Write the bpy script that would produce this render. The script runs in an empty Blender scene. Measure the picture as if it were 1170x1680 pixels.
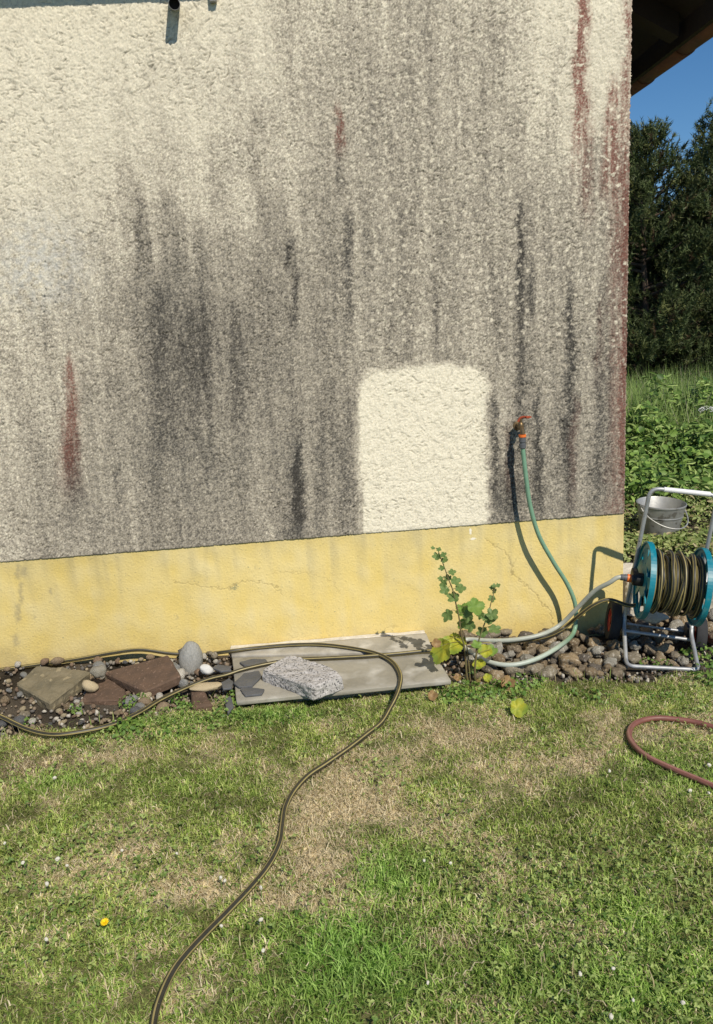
import bpy, bmesh, math, random
import numpy as np
from mathutils import Vector, Matrix, noise as mnoise

S = bpy.context.scene
COL = S.collection
rng = np.random.default_rng(7)
random.seed(7)

# ------------------------------------------------------------------ camera
CAM = np.array([0.0, -3.6, 1.5]); YAW, PITCH, ROLL, FPX = 3.25, 12.8, 3.66, 1270.0
PW, PH = 1170.0, 1680.0
a_, p_, r_ = map(math.radians, (YAW, PITCH, ROLL))
CF = np.array([math.sin(a_)*math.cos(p_), math.cos(a_)*math.cos(p_), -math.sin(p_)])
R0 = np.cross(CF, [0, 0, 1]); R0 /= np.linalg.norm(R0); U0 = np.cross(R0, CF)
CR = R0*math.cos(r_) - U0*math.sin(r_); CU = U0*math.cos(r_) + R0*math.sin(r_)

def proj(P):
    d = np.asarray(P, float) - CAM; z = d @ CF
    return PW/2 + FPX*(d @ CR)/z, PH/2 - FPX*(d @ CU)/z

def hit(u, v, y=None, z=None, x=None):
    """where the sight line through a photo pixel meets a plane of the place"""
    d = CF + CR*(u-PW/2)/FPX - CU*(v-PH/2)/FPX
    if y is not None: t = (y-CAM[1])/d[1]
    elif z is not None: t = (z-CAM[2])/d[2]
    else: t = (x-CAM[0])/d[0]
    return CAM + t*d

cd = bpy.data.cameras.new('camera'); cam = bpy.data.objects.new('camera', cd); COL.objects.link(cam)
cd.sensor_fit = 'VERTICAL'; cd.sensor_height = 24.0; cd.lens = 24.0*FPX/PH
cd.clip_start = 0.05; cd.clip_end = 1500
M = Matrix(((CR[0], CU[0], -CF[0]), (CR[1], CU[1], -CF[1]), (CR[2], CU[2], -CF[2]))).to_4x4()
M.translation = Vector(CAM); cam.matrix_world = M
S.camera = cam

# ------------------------------------------------------------------ light
SUN = Vector((-0.42, 1.0, -1.1)).normalized()
ELEV = math.asin(-SUN.z)
w = bpy.data.worlds.new('World'); S.world = w; w.use_nodes = True
nt = w.node_tree; nt.nodes.clear()
sky = nt.nodes.new('ShaderNodeTexSky'); sky.sky_type = 'NISHITA'; sky.sun_disc = False
sky.sun_elevation = ELEV; sky.sun_rotation = math.atan2(-SUN.x, -SUN.y)
sky.air_density = 1.0; sky.dust_density = 0.1; sky.ozone_density = 5.0
bg = nt.nodes.new('ShaderNodeBackground'); bg.inputs['Strength'].default_value = 0.092
wo = nt.nodes.new('ShaderNodeOutputWorld')
hs = nt.nodes.new('ShaderNodeHueSaturation'); hs.inputs['Saturation'].default_value = 1.2
nt.links.new(sky.outputs[0], hs.inputs['Color']); nt.links.new(hs.outputs[0], bg.inputs[0]); nt.links.new(bg.outputs[0], wo.inputs[0])
sd = bpy.data.lights.new('sun', 'SUN'); sd.energy = 4.6; sd.angle = math.radians(0.5); sd.color = (1.0, 0.915, 0.775)
so = bpy.data.objects.new('sun', sd); COL.objects.link(so)
so.rotation_euler = SUN.to_track_quat('-Z', 'Y').to_euler(); so.location = (4, -8, 9)
S.view_settings.view_transform = 'Standard'; S.view_settings.look = 'None'
S.view_settings.exposure = 0.05; S.view_settings.gamma = 1.0

# ------------------------------------------------------------------ helpers
def G(x, y):
    """height of the ground"""
    x = np.asarray(x, float); y = np.asarray(y, float)
    return (0.008 - 0.03*np.clip(x, -4, 4) + 0.008*np.sin(3.1*x+1.7*y) + 0.006*np.sin(5.3*y-2.2*x+1)
            + 0.004*np.sin(9*x+4)*np.sin(8*y))

def new_mat(name):
    m = bpy.data.materials.new(name); m.use_nodes = True
    return m, m.node_tree.nodes, m.node_tree.links, m.node_tree.nodes['Principled BSDF']

def mat(name, c1, c2=None, scale=8.0, rough=0.8, bump=0.0, bscale=None, spec=0.3, metal=0.0, c3=None, s3=40.0, t3=0.62, w3=.06, detail=6):
    """noise-mottled surface; c3 adds small spots"""
    m, n, l, b = new_mat(name)
    b.inputs['Roughness'].default_value = rough; b.inputs['Metallic'].default_value = metal
    b.inputs['Specular IOR Level'].default_value = spec
    tc = n.new('ShaderNodeTexCoord')
    if c2 is None: b.inputs['Base Color'].default_value = (*c1, 1)
    else:
        t = n.new('ShaderNodeTexNoise'); t.inputs['Scale'].default_value = scale; t.inputs['Detail'].default_value = detail
        t.inputs['Roughness'].default_value = 0.65
        l.new(tc.outputs['Object'], t.inputs['Vector'])
        r = n.new('ShaderNodeValToRGB'); r.color_ramp.elements[0].position = 0.33; r.color_ramp.elements[1].position = 0.67
        r.color_ramp.elements[0].color = (*c1, 1); r.color_ramp.elements[1].color = (*c2, 1)
        l.new(t.outputs['Fac'], r.inputs['Fac']); out = r.outputs['Color']
        if c3 is not None:
            t2 = n.new('ShaderNodeTexNoise'); t2.inputs['Scale'].default_value = s3; t2.inputs['Detail'].default_value = 3
            l.new(tc.outputs['Object'], t2.inputs['Vector'])
            r2 = n.new('ShaderNodeValToRGB'); r2.color_ramp.elements[0].position = t3; r2.color_ramp.elements[1].position = t3+w3
            l.new(t2.outputs['Fac'], r2.inputs['Fac'])
            mx = n.new('ShaderNodeMix'); mx.data_type = 'RGBA'; mx.inputs['B'].default_value = (*c3, 1)
            l.new(r2.outputs['Color'], mx.inputs['Factor']); l.new(out, mx.inputs['A']); out = mx.outputs['Result']
        l.new(out, b.inputs['Base Color'])
    if bump:
        t = n.new('ShaderNodeTexNoise'); t.inputs['Scale'].default_value = bscale or scale*4; t.inputs['Detail'].default_value = 8
        l.new(tc.outputs['Object'], t.inputs['Vector'])
        bp = n.new('ShaderNodeBump'); bp.inputs['Strength'].default_value = 0.8; bp.inputs['Distance'].default_value = bump
        l.new(t.outputs['Fac'], bp.inputs['Height']); l.new(bp.outputs['Normal'], b.inputs['Normal'])
    return m

def attr_mat(name, rough=0.85, spec=0.2, trans=0.0, vary=0.0, vscale=300.0, bump=0.0, bscale=400.0):
    """surface whose colour was laid down per vertex (paint, dirt, painted gouge shade, leaf colour)"""
    m, n, l, b = new_mat(name)
    b.inputs['Roughness'].default_value = rough; b.inputs['Specular IOR Level'].default_value = spec
    a = n.new('ShaderNodeAttribute'); a.attribute_name = 'Col'; out = a.outputs['Color']
    tc = n.new('ShaderNodeTexCoord')
    if vary:
        t = n.new('ShaderNodeTexNoise'); t.inputs['Scale'].default_value = vscale; t.inputs['Detail'].default_value = 4
        l.new(tc.outputs['Object'], t.inputs['Vector'])
        r = n.new('ShaderNodeMapRange'); r.inputs['From Min'].default_value = 0.3; r.inputs['From Max'].default_value = 0.7
        r.inputs['To Min'].default_value = 1-vary; r.inputs['To Max'].default_value = 1+vary
        l.new(t.outputs['Fac'], r.inputs['Value'])
        mx = n.new('ShaderNodeMix'); mx.data_type = 'RGBA'; mx.blend_type = 'MULTIPLY'; mx.inputs['Factor'].default_value = 1
        l.new(out, mx.inputs['A']); l.new(r.outputs['Result'], mx.inputs['B']); out = mx.outputs['Result']
    l.new(out, b.inputs['Base Color'])
    if bump:
        t = n.new('ShaderNodeTexNoise'); t.inputs['Scale'].default_value = bscale; t.inputs['Detail'].default_value = 5
        l.new(tc.outputs['Object'], t.inputs['Vector'])
        bp = n.new('ShaderNodeBump'); bp.inputs['Strength'].default_value = 0.8; bp.inputs['Distance'].default_value = bump
        l.new(t.outputs['Fac'], bp.inputs['Height']); l.new(bp.outputs['Normal'], b.inputs['Normal'])
    if trans:
        tr = n.new('ShaderNodeBsdfTranslucent'); l.new(out, tr.inputs['Color'])
        ms = n.new('ShaderNodeMixShader'); ms.inputs['Fac'].default_value = trans
        l.new(b.outputs[0], ms.inputs[1]); l.new(tr.outputs[0], ms.inputs[2])
        l.new(ms.outputs[0], n['Material Output'].inputs['Surface'])
    return m

def mk(name, V, F, m, parent=None, smooth=False, col=None, uv=None, loc=None):
    """one mesh object from numpy arrays; F is (n,3) or (n,4) or a list of such arrays or of tuples"""
    me = bpy.data.meshes.new(name)
    V = np.asarray(V, np.float32)
    if isinstance(F, np.ndarray): F = [F]
    if len(F) and not isinstance(F[0], np.ndarray):
        me.from_pydata([tuple(map(float, p)) for p in V], [], F)
    else:
        F = [f for f in F if len(f)]
        me.vertices.add(len(V)); me.vertices.foreach_set('co', V.ravel())
        loops = np.concatenate([f.ravel() for f in F]).astype(np.int32)
        tot = np.concatenate([np.full(len(f), f.shape[1]) for f in F]).astype(np.int32)
        st = np.concatenate([[0], np.cumsum(tot)[:-1]]).astype(np.int32)
        me.loops.add(len(loops)); me.loops.foreach_set('vertex_index', loops)
        me.polygons.add(len(tot)); me.polygons.foreach_set('loop_start', st); me.polygons.foreach_set('loop_total', tot)
        me.update(calc_edges=True)
    if col is not None:
        at = me.color_attributes.new('Col', 'FLOAT_COLOR', 'POINT')
        c = np.ones((len(V), 4), np.float32); c[:, :3] = col; at.data.foreach_set('color', c.ravel())
    if uv is not None:
        ul = me.uv_layers.new(name='UVMap'); vi = np.empty(len(me.loops), np.int32); me.loops.foreach_get('vertex_index', vi)
        ul.data.foreach_set('uv', np.asarray(uv, np.float32)[vi].ravel())
    if smooth: me.polygons.foreach_set('use_smooth', np.ones(len(me.polygons), bool))
    me.validate()
    for q in (m if isinstance(m, (list, tuple)) else [m]): me.materials.append(q)
    o = bpy.data.objects.new(name, me); COL.objects.link(o)
    if parent: o.parent = parent
    if loc is not None: o.location = loc
    return o

def tag(o, label=None, cat=None, group=None, kind=None):
    if label: o['label'] = label
    if cat: o['category'] = cat
    if group: o['group'] = group
    if kind: o['kind'] = kind
    return o

def empty(name, loc=(0, 0, 0)):
    o = bpy.data.objects.new(name, None); COL.objects.link(o); o.location = loc; o.empty_display_size = 0.1
    return o

def grid_faces(nx, ny):
    i = np.arange(nx*ny).reshape(ny, nx)
    return np.stack([i[:-1, :-1], i[:-1, 1:], i[1:, 1:], i[1:, :-1]], -1).reshape(-1, 4)

class MB:
    """collects pieces for one mesh"""
    def __init__(s): s.V = []; s.F = []; s.n = 0
    def add(s, V, F):
        V = np.asarray(V, float); s.V.append(V); s.F += [tuple(int(k)+s.n for k in f) for f in F]; s.n += len(V); return s
    def box(s, c, d, R=None):
        c = np.array(c); d = np.array(d)/2
        P = np.array([(x, y, z) for x in (-1, 1) for y in (-1, 1) for z in (-1, 1)])*d
        if R is not None: P = P @ np.array(R).T
        return s.add(P+c, [(0, 1, 3, 2), (4, 6, 7, 5), (0, 4, 5, 1), (2, 3, 7, 6), (0, 2, 6, 4), (1, 5, 7, 3)])
    def lathe(s, prof, c=(0, 0, 0), axis='z', n=32, close=True):
        P = np.array(prof); k = len(P); t = np.linspace(0, 2*math.pi, n, endpoint=False)
        V = []
        for q in t:
            for r, h in P:
                x, y, z = r*math.cos(q), r*math.sin(q), h
                V.append({'z': (x, y, z), 'x': (z, x, y), 'y': (y, z, x)}[axis])
        F = []
        for i in range(n):
            j = (i+1) % n
            for b in range(k-1): F.append((i*k+b, j*k+b, j*k+b+1, i*k+b+1))
        return s.add(np.array(V)+np.array(c), F)
    def tube(s, pts, r, n=10, cap=True):
        V, F, _ = tube_geo(pts, r, n, cap=cap); return s.add(V, F)
    def build(s, name, m, parent=None, smooth=False, bevel=0):
        o = mk(name, np.concatenate(s.V), s.F, m, parent)
        bm = bmesh.new(); bm.from_mesh(o.data)
        bmesh.ops.recalc_face_normals(bm, faces=bm.faces)
        if bevel: bmesh.ops.bevel(bm, geom=bm.edges[:], offset=bevel, segments=2, affect='EDGES', profile=0.5)
        bm.to_mesh(o.data); bm.free()
        if smooth:
            o.data.polygons.foreach_set('use_smooth', np.ones(len(o.data.polygons), bool))
            o.data.set_sharp_from_angle(angle=math.radians(40))
        return o

def spline(P, step=0.012):
    """Catmull-Rom through the points, evenly resampled"""
    P = np.asarray(P, float); Q = np.vstack([2*P[0]-P[1], P, 2*P[-1]-P[-2]]); out = []
    for i in range(1, len(Q)-2):
        p0, p1, p2, p3 = Q[i-1], Q[i], Q[i+1], Q[i+2]
        n = max(2, int(np.linalg.norm(p2-p1)/step*1.5)); t = np.linspace(0, 1, n, endpoint=False)[:, None]
        out.append(0.5*((2*p1)+(-p0+p2)*t+(2*p0-5*p1+4*p2-p3)*t**2+(-p0+3*p1-3*p2+p3)*t**3))
    out.append(P[-1:]); C = np.concatenate(out)
    d = np.concatenate([[0], np.cumsum(np.linalg.norm(np.diff(C, axis=0), axis=1))])
    s = np.linspace(0, d[-1], max(3, int(d[-1]/step)))
    return np.stack([np.interp(s, d, C[:, k]) for k in range(3)], 1)

def fillet(P, r, k=7):
    P = [np.array(p, float) for p in P]; out = [P[0]]
    for i in range(1, len(P)-1):
        a = P[i-1]-P[i]; b = P[i+1]-P[i]; a /= np.linalg.norm(a); b /= np.linalg.norm(b)
        A = P[i]+a*r; B = P[i]+b*r
        for t in np.linspace(0, 1, k): out.append((1-t)**2*A+2*t*(1-t)*P[i]+t*t*B)
    out.append(P[-1]); return np.array(out)

def tube_geo(C, r, n=10, cap=True):
    C = np.asarray(C, float); m = len(C); r = np.broadcast_to(r, (m,))
    T = np.gradient(C, axis=0); T /= np.linalg.norm(T, axis=1)[:, None]+1e-12
    N = np.zeros_like(C); k = np.array([0, 0, 1.0]) if abs(T[0, 2]) < 0.9 else np.array([1.0, 0, 0])
    N[0] = np.cross(T[0], k); N[0] /= np.linalg.norm(N[0])
    for i in range(1, m):
        v = N[i-1]-T[i]*(N[i-1] @ T[i]); N[i] = v/(np.linalg.norm(v)+1e-12)
    B = np.cross(T, N); q = np.linspace(0, 2*math.pi, n, endpoint=False)
    V = (C[:, None]+(N[:, None]*np.cos(q)[None, :, None]+B[:, None]*np.sin(q)[None, :, None])*r[:, None, None]).reshape(-1, 3)
    i = np.arange(m*n).reshape(m, n); j = np.roll(i, -1, 1)
    F = np.stack([i[:-1], j[:-1], j[1:], i[1:]], -1).reshape(-1, 4)
    L = np.concatenate([[0], np.cumsum(np.linalg.norm(np.diff(C, axis=0), axis=1))])
    uv = np.stack([np.repeat(L, n), np.tile(np.minimum(np.arange(n), n-np.arange(n))/(n/2), m)], 1)
    F = [tuple(f) for f in F]
    if cap: F += [tuple(range(n-1, -1, -1)), tuple(range((m-1)*n, m*n))]
    return V, F, uv

def hose(name, C, r, m, parent=None, n=14):
    V, F, uv = tube_geo(C, r, n); q = np.linspace(0, 1, n, endpoint=False)
    uv[:, 1] = np.tile(np.arange(n)/n, len(C))
    return mk(name, V, F, m, parent, smooth=True, uv=None if False else uv)

def fftnoise(shape, lam, ax=1.0, ay=1.0, bw=0.5, seed=0, low=False):
    """band-limited noise; lam = wavelength in samples; ax, ay stretch it along x / y"""
    r = np.random.default_rng(seed); n = r.standard_normal(shape)
    fy = np.fft.fftfreq(shape[0])[:, None]*ay; fx = np.fft.rfftfreq(shape[1])[None]*ax
    k = np.hypot(fx, fy)*lam
    H = np.exp(-k**2) if low else np.exp(-((np.log(np.maximum(k, 1e-6)))**2)/(2*bw*bw))
    o = np.fft.irfft2(np.fft.rfft2(n)*H, shape); o -= o.mean(); return (o/o.std()).astype(np.float32)

def sstep(a, b, x):
    t = np.clip((x-a)/(b-a), 0, 1); return t*t*(3-2*t)

def bilin(xs, ys, T, u, v):
    xs = np.array(xs, float); ys = np.array(ys, float); T = np.array(T, float)
    i = np.clip(np.searchsorted(xs, u)-1, 0, len(xs)-2); j = np.clip(np.searchsorted(ys, v)-1, 0, len(ys)-2)
    a = np.clip((u-xs[i])/(xs[i+1]-xs[i]), 0, 1); b = np.clip((v-ys[j])/(ys[j+1]-ys[j]), 0, 1)
    a = a*a*(3-2*a); b = b*b*(3-2*b)
    return (T[j, i]*(1-a)+T[j, i+1]*a)*(1-b)+(T[j+1, i]*(1-a)+T[j+1, i+1]*a)*b

# ------------------------------------------------------------------ ground
XE, ZE, SL = 1.965, 2.735, math.tan(math.radians(27))
XC, ZP = 1.515, 0.572          # house corner, top of the plinth
def edge_y(x):                 # where the lawn ends and the stone bed begins
    return np.interp(x, [-2.6, -1.35, -0.95, -0.72, -0.55, -0.4, 0.5, 0.6, 0.9, 1.3, 1.7, 2.4], [-0.82, -0.75, -0.71, -0.62, -0.56, -0.46, -0.46, -0.53, -0.57, -0.60, -0.6, -0.5])

DRY = [(540, 1335, .17, .16, 1.1), (520, 1400, .12, .10, 1.0), (470, 1320, .12, .07, .6), (760, 1205, .24, .05, .75), (690, 1190, .16, .04, .6), (480, 1480, .07, .03, 1.1),
       (730, 1545, .07, .035, 1.1), (690, 1560, .06, .02, .8), (350, 1475, .06, .03, .9), (900, 1255, .25, .07, .4), (760, 1290, .3, .1, .32), (600, 1240, .2, .06, .45),
       (840, 1500, .12, .1, .4), (250, 1255, .2, .05, .5), (960, 1200, .25, .05, .4), (190, 1430, .12, .05, .4), (290, 1490, .1, .05, .5),
       (60, 1270, .14, .06, .5), (790, 1650, .06, .05, .5), (640, 1330, .12, .12, .4), (100, 1340, .1, .05, .3), (980, 1180, .3, .04, .4)]
GREEN = [(580, 1580, .22, .16, 1.0), (250, 1195, .25, .05, .8), (430, 1180, .2, .04, .9), (640, 1440, .14, .1, .8), (1000, 1600, .4, .25, .6), (320, 1640, .4, .15, .3),
         (1100, 1260, .2, .1, .5), (100, 1300, .15, .05, .6), (300, 1300, .3, .08, .2)]
CLOVER = [(1000, 1560, .32, .22, 1.0), (1100, 1640, .3, .2, 1.0), (880, 1620, .2, .15, .8), (1080, 1420, .3, .12, .7), (850, 1420, .2, .08, .5), (250, 1400, .4, .15, .18), (100, 1560, .4, .25, .35), (640, 1660, .2, .06, .5), (430, 1180, .22, .03, .9), (260, 1190, .12, .03, .9), (330, 1205, .1, .02, .8)]
def blobs(L, x, y):
    o = np.zeros_like(x)
    for u, v, sx, sy, k in L:
        c = hit(u, v, z=0.0); o = np.maximum(o, k*np.exp(-((x-c[0])/(sx*1.15))**2-((y-c[1])/(sy*1.5))**2))
    return o
NZ = [fftnoise((256, 256), l, low=True, seed=40+i) for i, l in enumerate((60, 26, 12, 5, 2.6))]
def gnoise(k, x, y, s=50.0):
    i = (np.floor(y*s).astype(int)) % 256; j = (np.floor(x*s).astype(int)) % 256; return NZ[k][i, j]
def dryness(x, y):
    n = 0.16*gnoise(1, x, y)+0.17*gnoise(2, x, y)+0.18*gnoise(3, x, y, 60)+.12*gnoise(4, x, y, 70)
    return np.clip(blobs(DRY, x, y)*0.95-0.55*blobs(GREEN, x, y)+n+0.10, 0, 1)

xs = np.unique(np.concatenate([-np.geomspace(3, 400, 24), np.arange(-3, 4.001, 0.02), np.geomspace(4, 400, 24)]))
ys = np.unique(np.concatenate([-np.geomspace(3.2, 60, 12), np.arange(-3.2, 3.001, 0.02), np.geomspace(3, 600, 30)]))
X, Y = np.meshgrid(xs, ys); Z = G(X, Y)*np.exp(-np.maximum(np.hypot(X, Y)-4, 0)/6)
near = (np.abs(X) < 4) & (np.abs(Y) < 3.2)
rough = np.where(near, 0.0012*gnoise(3, X, Y)+0.0012*gnoise(2, X, Y), 0)
bed = sstep(-0.02, 0.06, Y-edge_y(X))
Z = Z + rough - 0.012*bed*near
d = dryness(X, Y)[..., None]
gc = np.array([.13, .13, .05])*(1-d)+np.array([.56, .47, .30])*d
soil = np.array([.058, .048, .036])*(1+0.3*gnoise(2, X, Y)[..., None])
b3 = bed[..., None]; gc = gc*(1-b3)+soil*b3
sp = np.exp(-(((X-hit(45, 1275, z=0)[0])/.2)**2+((Y-hit(45, 1275, z=0)[1])/.09)**2))[..., None]*0.8
gc = gc*(1-sp)+np.array([.13, .095, .065])*sp
far = sstep(4, 8, np.hypot(X, Y))[..., None]; gc = gc*(1-far)+np.array([.06, .085, .025])*far
gm = attr_mat('soil_and_thatch', rough=0.95, spec=0.1, vary=0.5, vscale=220, bump=0.008, bscale=200)
g = mk('ground', np.stack([X, Y, Z], -1).reshape(-1, 3), grid_faces(len(xs), len(ys)), gm, smooth=True, col=np.clip(gc, 0, 1).reshape(-1, 3))
tag(g, kind='structure')

# ------------------------------------------------------------------ house
house = empty('house', (0, 0.2, 0))
tag(house, 'house gable wall of streaky dirty cream render above a yellow plinth', 'house')
def hp(name, V, F, m, **k):     # a part of the house (the Empty stands 0.2 m inside the wall)
    V = np.asarray(V, float)-np.array([0, 0.2, 0]); return mk(name, V, F, m, house, **k)

DS = 0.0036
x0, x1, z0, z1 = -2.5, XC, ZP, 3.45
nx = int((x1-x0)/DS); nz = int((z1-z0)/DS)
gx = np.linspace(x0, x1, nx); gz = np.linspace(z0, z1, nz)
X, Z = np.meshgrid(gx, gz); sh = X.shape
u, v = proj(np.stack([X, np.zeros_like(X), Z], -1).reshape(-1, 3)); u = u.reshape(sh); v = v.reshape(sh)
# relief of the scraped render: flat-topped lumps with short curved gouges between them
n1 = fftnoise(sh, 0.030/DS, seed=1, bw=0.38); n2 = fftnoise(sh, 0.013/DS, seed=2, bw=0.4); n3 = fftnoise(sh, 0.16/DS, seed=3, low=True); n4 = fftnoise(sh, .008/DS, seed=33, bw=.4)
g1 = np.exp(-(n1/0.22)**2)*sstep(-0.3, 0.9, fftnoise(sh, 0.05/DS, seed=4, bw=0.5))          # worm-like grooves
n5 = fftnoise(sh, 0.050/DS, ax=.75, ay=1.2, seed=61, bw=.85); n6 = fftnoise(sh, 0.022/DS, ax=.85, ay=1.1, seed=62, bw=.45)
m5 = sstep(.0, .6, fftnoise(sh, .045/DS, seed=63, bw=.5)); m6 = sstep(.2, .9, fftnoise(sh, .035/DS, seed=64, bw=.5))
hz_ = sstep(-.9, .5, -np.gradient(n5, axis=0)/np.std(np.gradient(n5, axis=0))); hz6 = sstep(-.9, .5, -np.gradient(n6, axis=0)/np.std(np.gradient(n6, axis=0)))
dens = .45+.55*sstep(-1, 1, fftnoise(sh, .22/DS, low=True, seed=66))
g5 = dens*np.exp(-(n5/.42)**2)*m5*hz_; g6 = np.exp(-(n6/.5)**2)*m6*hz6; rw = np.random.default_rng(77); nw = 19000        # short curved trowel gouges
wx = rw.uniform(x0, x1, nw); wz = rw.uniform(z0, z1, nw); wl = rw.gamma(4, .0060, nw).clip(.009, .055); wa = rw.normal(0, .55, nw)+(rw.uniform(0, 1, nw) < .18)*1.3; wk = rw.normal(0, 26, nw); ww_ = rw.uniform(.0016, .0030, nw); wd_k = rw.uniform(.35, 1, nw)
worm = np.zeros(nx*nz, np.float32); tt = np.linspace(-.5, .5, 22)
PX, PZ, PWD, PK = [], [], [], []
for t_ in tt:
    an = wa+wk*wl*t_*.5; PX.append(wx+wl*t_*np.cos(an)); PZ.append(wz+wl*t_*np.sin(an)); PWD.append(ww_*(1-1.6*t_*t_)); PK.append(wd_k*(1-2.4*t_*t_))
PX = np.concatenate(PX); PZ = np.concatenate(PZ); PWD = np.concatenate(PWD); PK = np.concatenate(PK)
sx_ = (x1-x0)/(nx-1); sz_g = (z1-z0)/(nz-1); ci = np.round((PX-x0)/sx_).astype(int); cj = np.round((PZ-z0)/sz_g).astype(int)
for dj in range(-2, 3):
    for di in range(-2, 3):
        ii = ci+di; jj = cj+dj; ok = (ii >= 0) & (ii < nx) & (jj >= 0) & (jj < nz)
        dd_ = np.hypot(x0+ii*sx_-PX, z0+jj*sz_g-PZ); np.maximum.at(worm, (jj*nx+ii)[ok], (PK*np.exp(-(dd_/PWD)**2))[ok].astype(np.float32))
worm = worm.reshape(sh); worm *= .55+.45*sstep(-1, 1, fftnoise(sh, .25/DS, low=True, seed=68))
gouge = np.maximum(np.maximum(.55*g5, .4*g6), worm)
relief = 0.0010*np.tanh(n5/.3)*(.3+.7*m5)+.0005*np.tanh(n6/.5)*m6+0.0005*np.clip(fftnoise(sh, .10/DS, seed=67, bw=.6), -1.5, 1.5)+0.00035*n2+0.00045*n4-0.0055*gouge+0.0004*n3
# --- dirt map
gu = [-100, 0, 100, 200, 300, 400, 500, 600, 700, 800, 900, 960, 1030]
gv = [-100, 0, 150, 300, 400, 500, 600, 700, 800, 920]
T = [[.10, .10, .09, .10, .10, .14, .30, .40, .42, .36, .10, .06, .10],
     [.10, .10, .09, .10, .11, .17, .34, .42, .44, .38, .12, .06, .12],
     [.12, .12, .12, .15, .18, .27, .42, .50, .50, .48, .24, .12, .2],
     [.18, .16, .17, .24, .31, .38, .48, .50, .50, .50, .48, .40, .42],
     [.32, .29, .26, .40, .58, .60, .55, .55, .54, .52, .52, .48, .50],
     [.36, .36, .38, .54, .84, .80, .62, .55, .52, .52, .56, .52, .52],
     [.40, .40, .46, .60, .88, .78, .62, .60, .55, .60, .62, .58, .56],
     [.44, .42, .52, .62, .82, .74, .66, .62, .58, .64, .64, .62, .60],
     [.46, .46, .54, .62, .72, .68, .68, .66, .60, .72, .66, .66, .64],
     [.48, .50, .52, .58, .64, .62, .62, .62, .58, .64, .62, .62, .62]]
wu = u+14*fftnoise(sh, 0.25/DS, seed=5, low=True); wv = v+30*fftnoise(sh, 0.3/DS, ax=.5, seed=6, low=True)
D = bilin(gu, gv, T, wu, wv); D = D*(1+.12*sstep(430, 620, u)*sstep(.1, .3, D)*(1-sstep(420, 640, v)))
st1 = fftnoise(sh, 0.10/DS, ax=1, ay=14, low=True, seed=7); st2 = fftnoise(sh, 0.03/DS, ax=1, ay=16, low=True, seed=8); st3 = fftnoise(sh, 0.012/DS, ax=1, ay=8, low=True, seed=9)
amt = sstep(0.02, 0.4, D)
D = D+amt*(0.042*st1+0.036*st2+0.025*st3)+(0.012+0.026*amt)*fftnoise(sh, 0.02/DS, low=True, seed=10)+(0.014+0.13*amt)*fftnoise(sh, 0.0052/DS, low=True, seed=11)-amt*.05*np.tanh(n5/.4)-amt*.16*sstep(.7, 1.8, fftnoise(sh, .013/DS, seed=65, bw=.4))
# --- dark run marks: (u, v top, v bottom, half width top, bottom, strength)
RUN = [(854, 315, 560, 3, 9, .42), (856, 520, 840, 9, 12, .26), (936, 440, 845, 4, 13, .36), (884, 622, 845, 2, 10, .36), (491, 705, 880, 2, 15, .42), (474, 378, 440, 4, 7, .36), (484, 430, 545, 7, 6, .32),
       (556, 225, 330, 5, 10, .20), (572, 330, 560, 9, 8, .30), (228, 285, 470, 3, 8, .20), (122, 700, 870, 13, 16, .24), (530, 640, 860, 4, 12, .16), (330, 360, 640, 10, 24, .16),
       (262, 440, 800, 8, 14, .16), (388, 470, 700, 6, 14, .13), (836, 690, 850, 4, 26, .34), (715, 440, 600, 3, 12, .16), (870, 430, 520, 3, 8, .2), (640, 480, 600, 4, 10, .12), (965, 230, 330, 5, 7, .15), (955, 280, 420, 4, 8, .2), (985, 440, 840, 5, 14, .2), (700, 20, 90, 4, 7, .15),
       (812, 640, 850, 4, 10, .3), (575, 640, 870, 10, 18, .14), (910, 660, 840, 5, 8, .12), (195, 740, 850, 3, 9, .15), (345, 250, 300, 3, 8, .1), (420, 160, 300, 3, 6, .10), (1000, 560, 840, 5, 10, .15), (905, 130, 180, 3, 6, .1)]
jit = 2.2*fftnoise(sh, 0.2/DS, ax=1, ay=.5, low=True, seed=12)+1.6*fftnoise(sh, .012/DS, low=True, seed=13)
grain = 0.86+0.24*fftnoise(sh, 0.007/DS, low=True, seed=14)
def run(u0, va, vb, wa, wb, soft=1.0):
    t = np.clip((v-va)/(vb-va), 0, 1); wdt = wa+(wb-wa)*t
    lean = 0.012*(v-va)
    prof = np.exp(-np.abs((u+jit+lean-u0)/wdt)**2.6)
    return prof*sstep(va-8, va+16+0.1*(vb-va), v)*(1-sstep(vb-0.3*(vb-va), vb+0.25*(vb-va)*soft, v))
RU = np.zeros(sh)
for q in RUN: RU = np.maximum(RU, q[5]*run(*q[:5]))
D = D+1.45*RU*np.clip(grain, .4, 1.4)
# light lichen spots, mostly on the right half
li = fftnoise(sh, 0.042/DS, seed=15, bw=.4); li2 = fftnoise(sh, .014/DS, seed=16, bw=.4)
area = sstep(470, 640, u)*(1-0.75*sstep(520, 640, v))+0.25
spots = sstep(1.1, 2.0, li+0.4*li2)*area
D = np.clip(D, 0, 1.35)*(1-0.52*spots)
# black lichen dots on the left, pale bluish bloom
dots = sstep(1.9, 2.2, fftnoise(sh, 0.022/DS, seed=17, bw=.3))*np.exp(-((u-70)/55)**2)*sstep(380, 470, v)*(1-sstep(740, 860, v))
bloom = np.exp(-((u-62)/75)**2-((v-430)/70)**2)*np.clip(0.6+.35*fftnoise(sh, .03/DS, low=True, seed=18), 0, 1)
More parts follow.
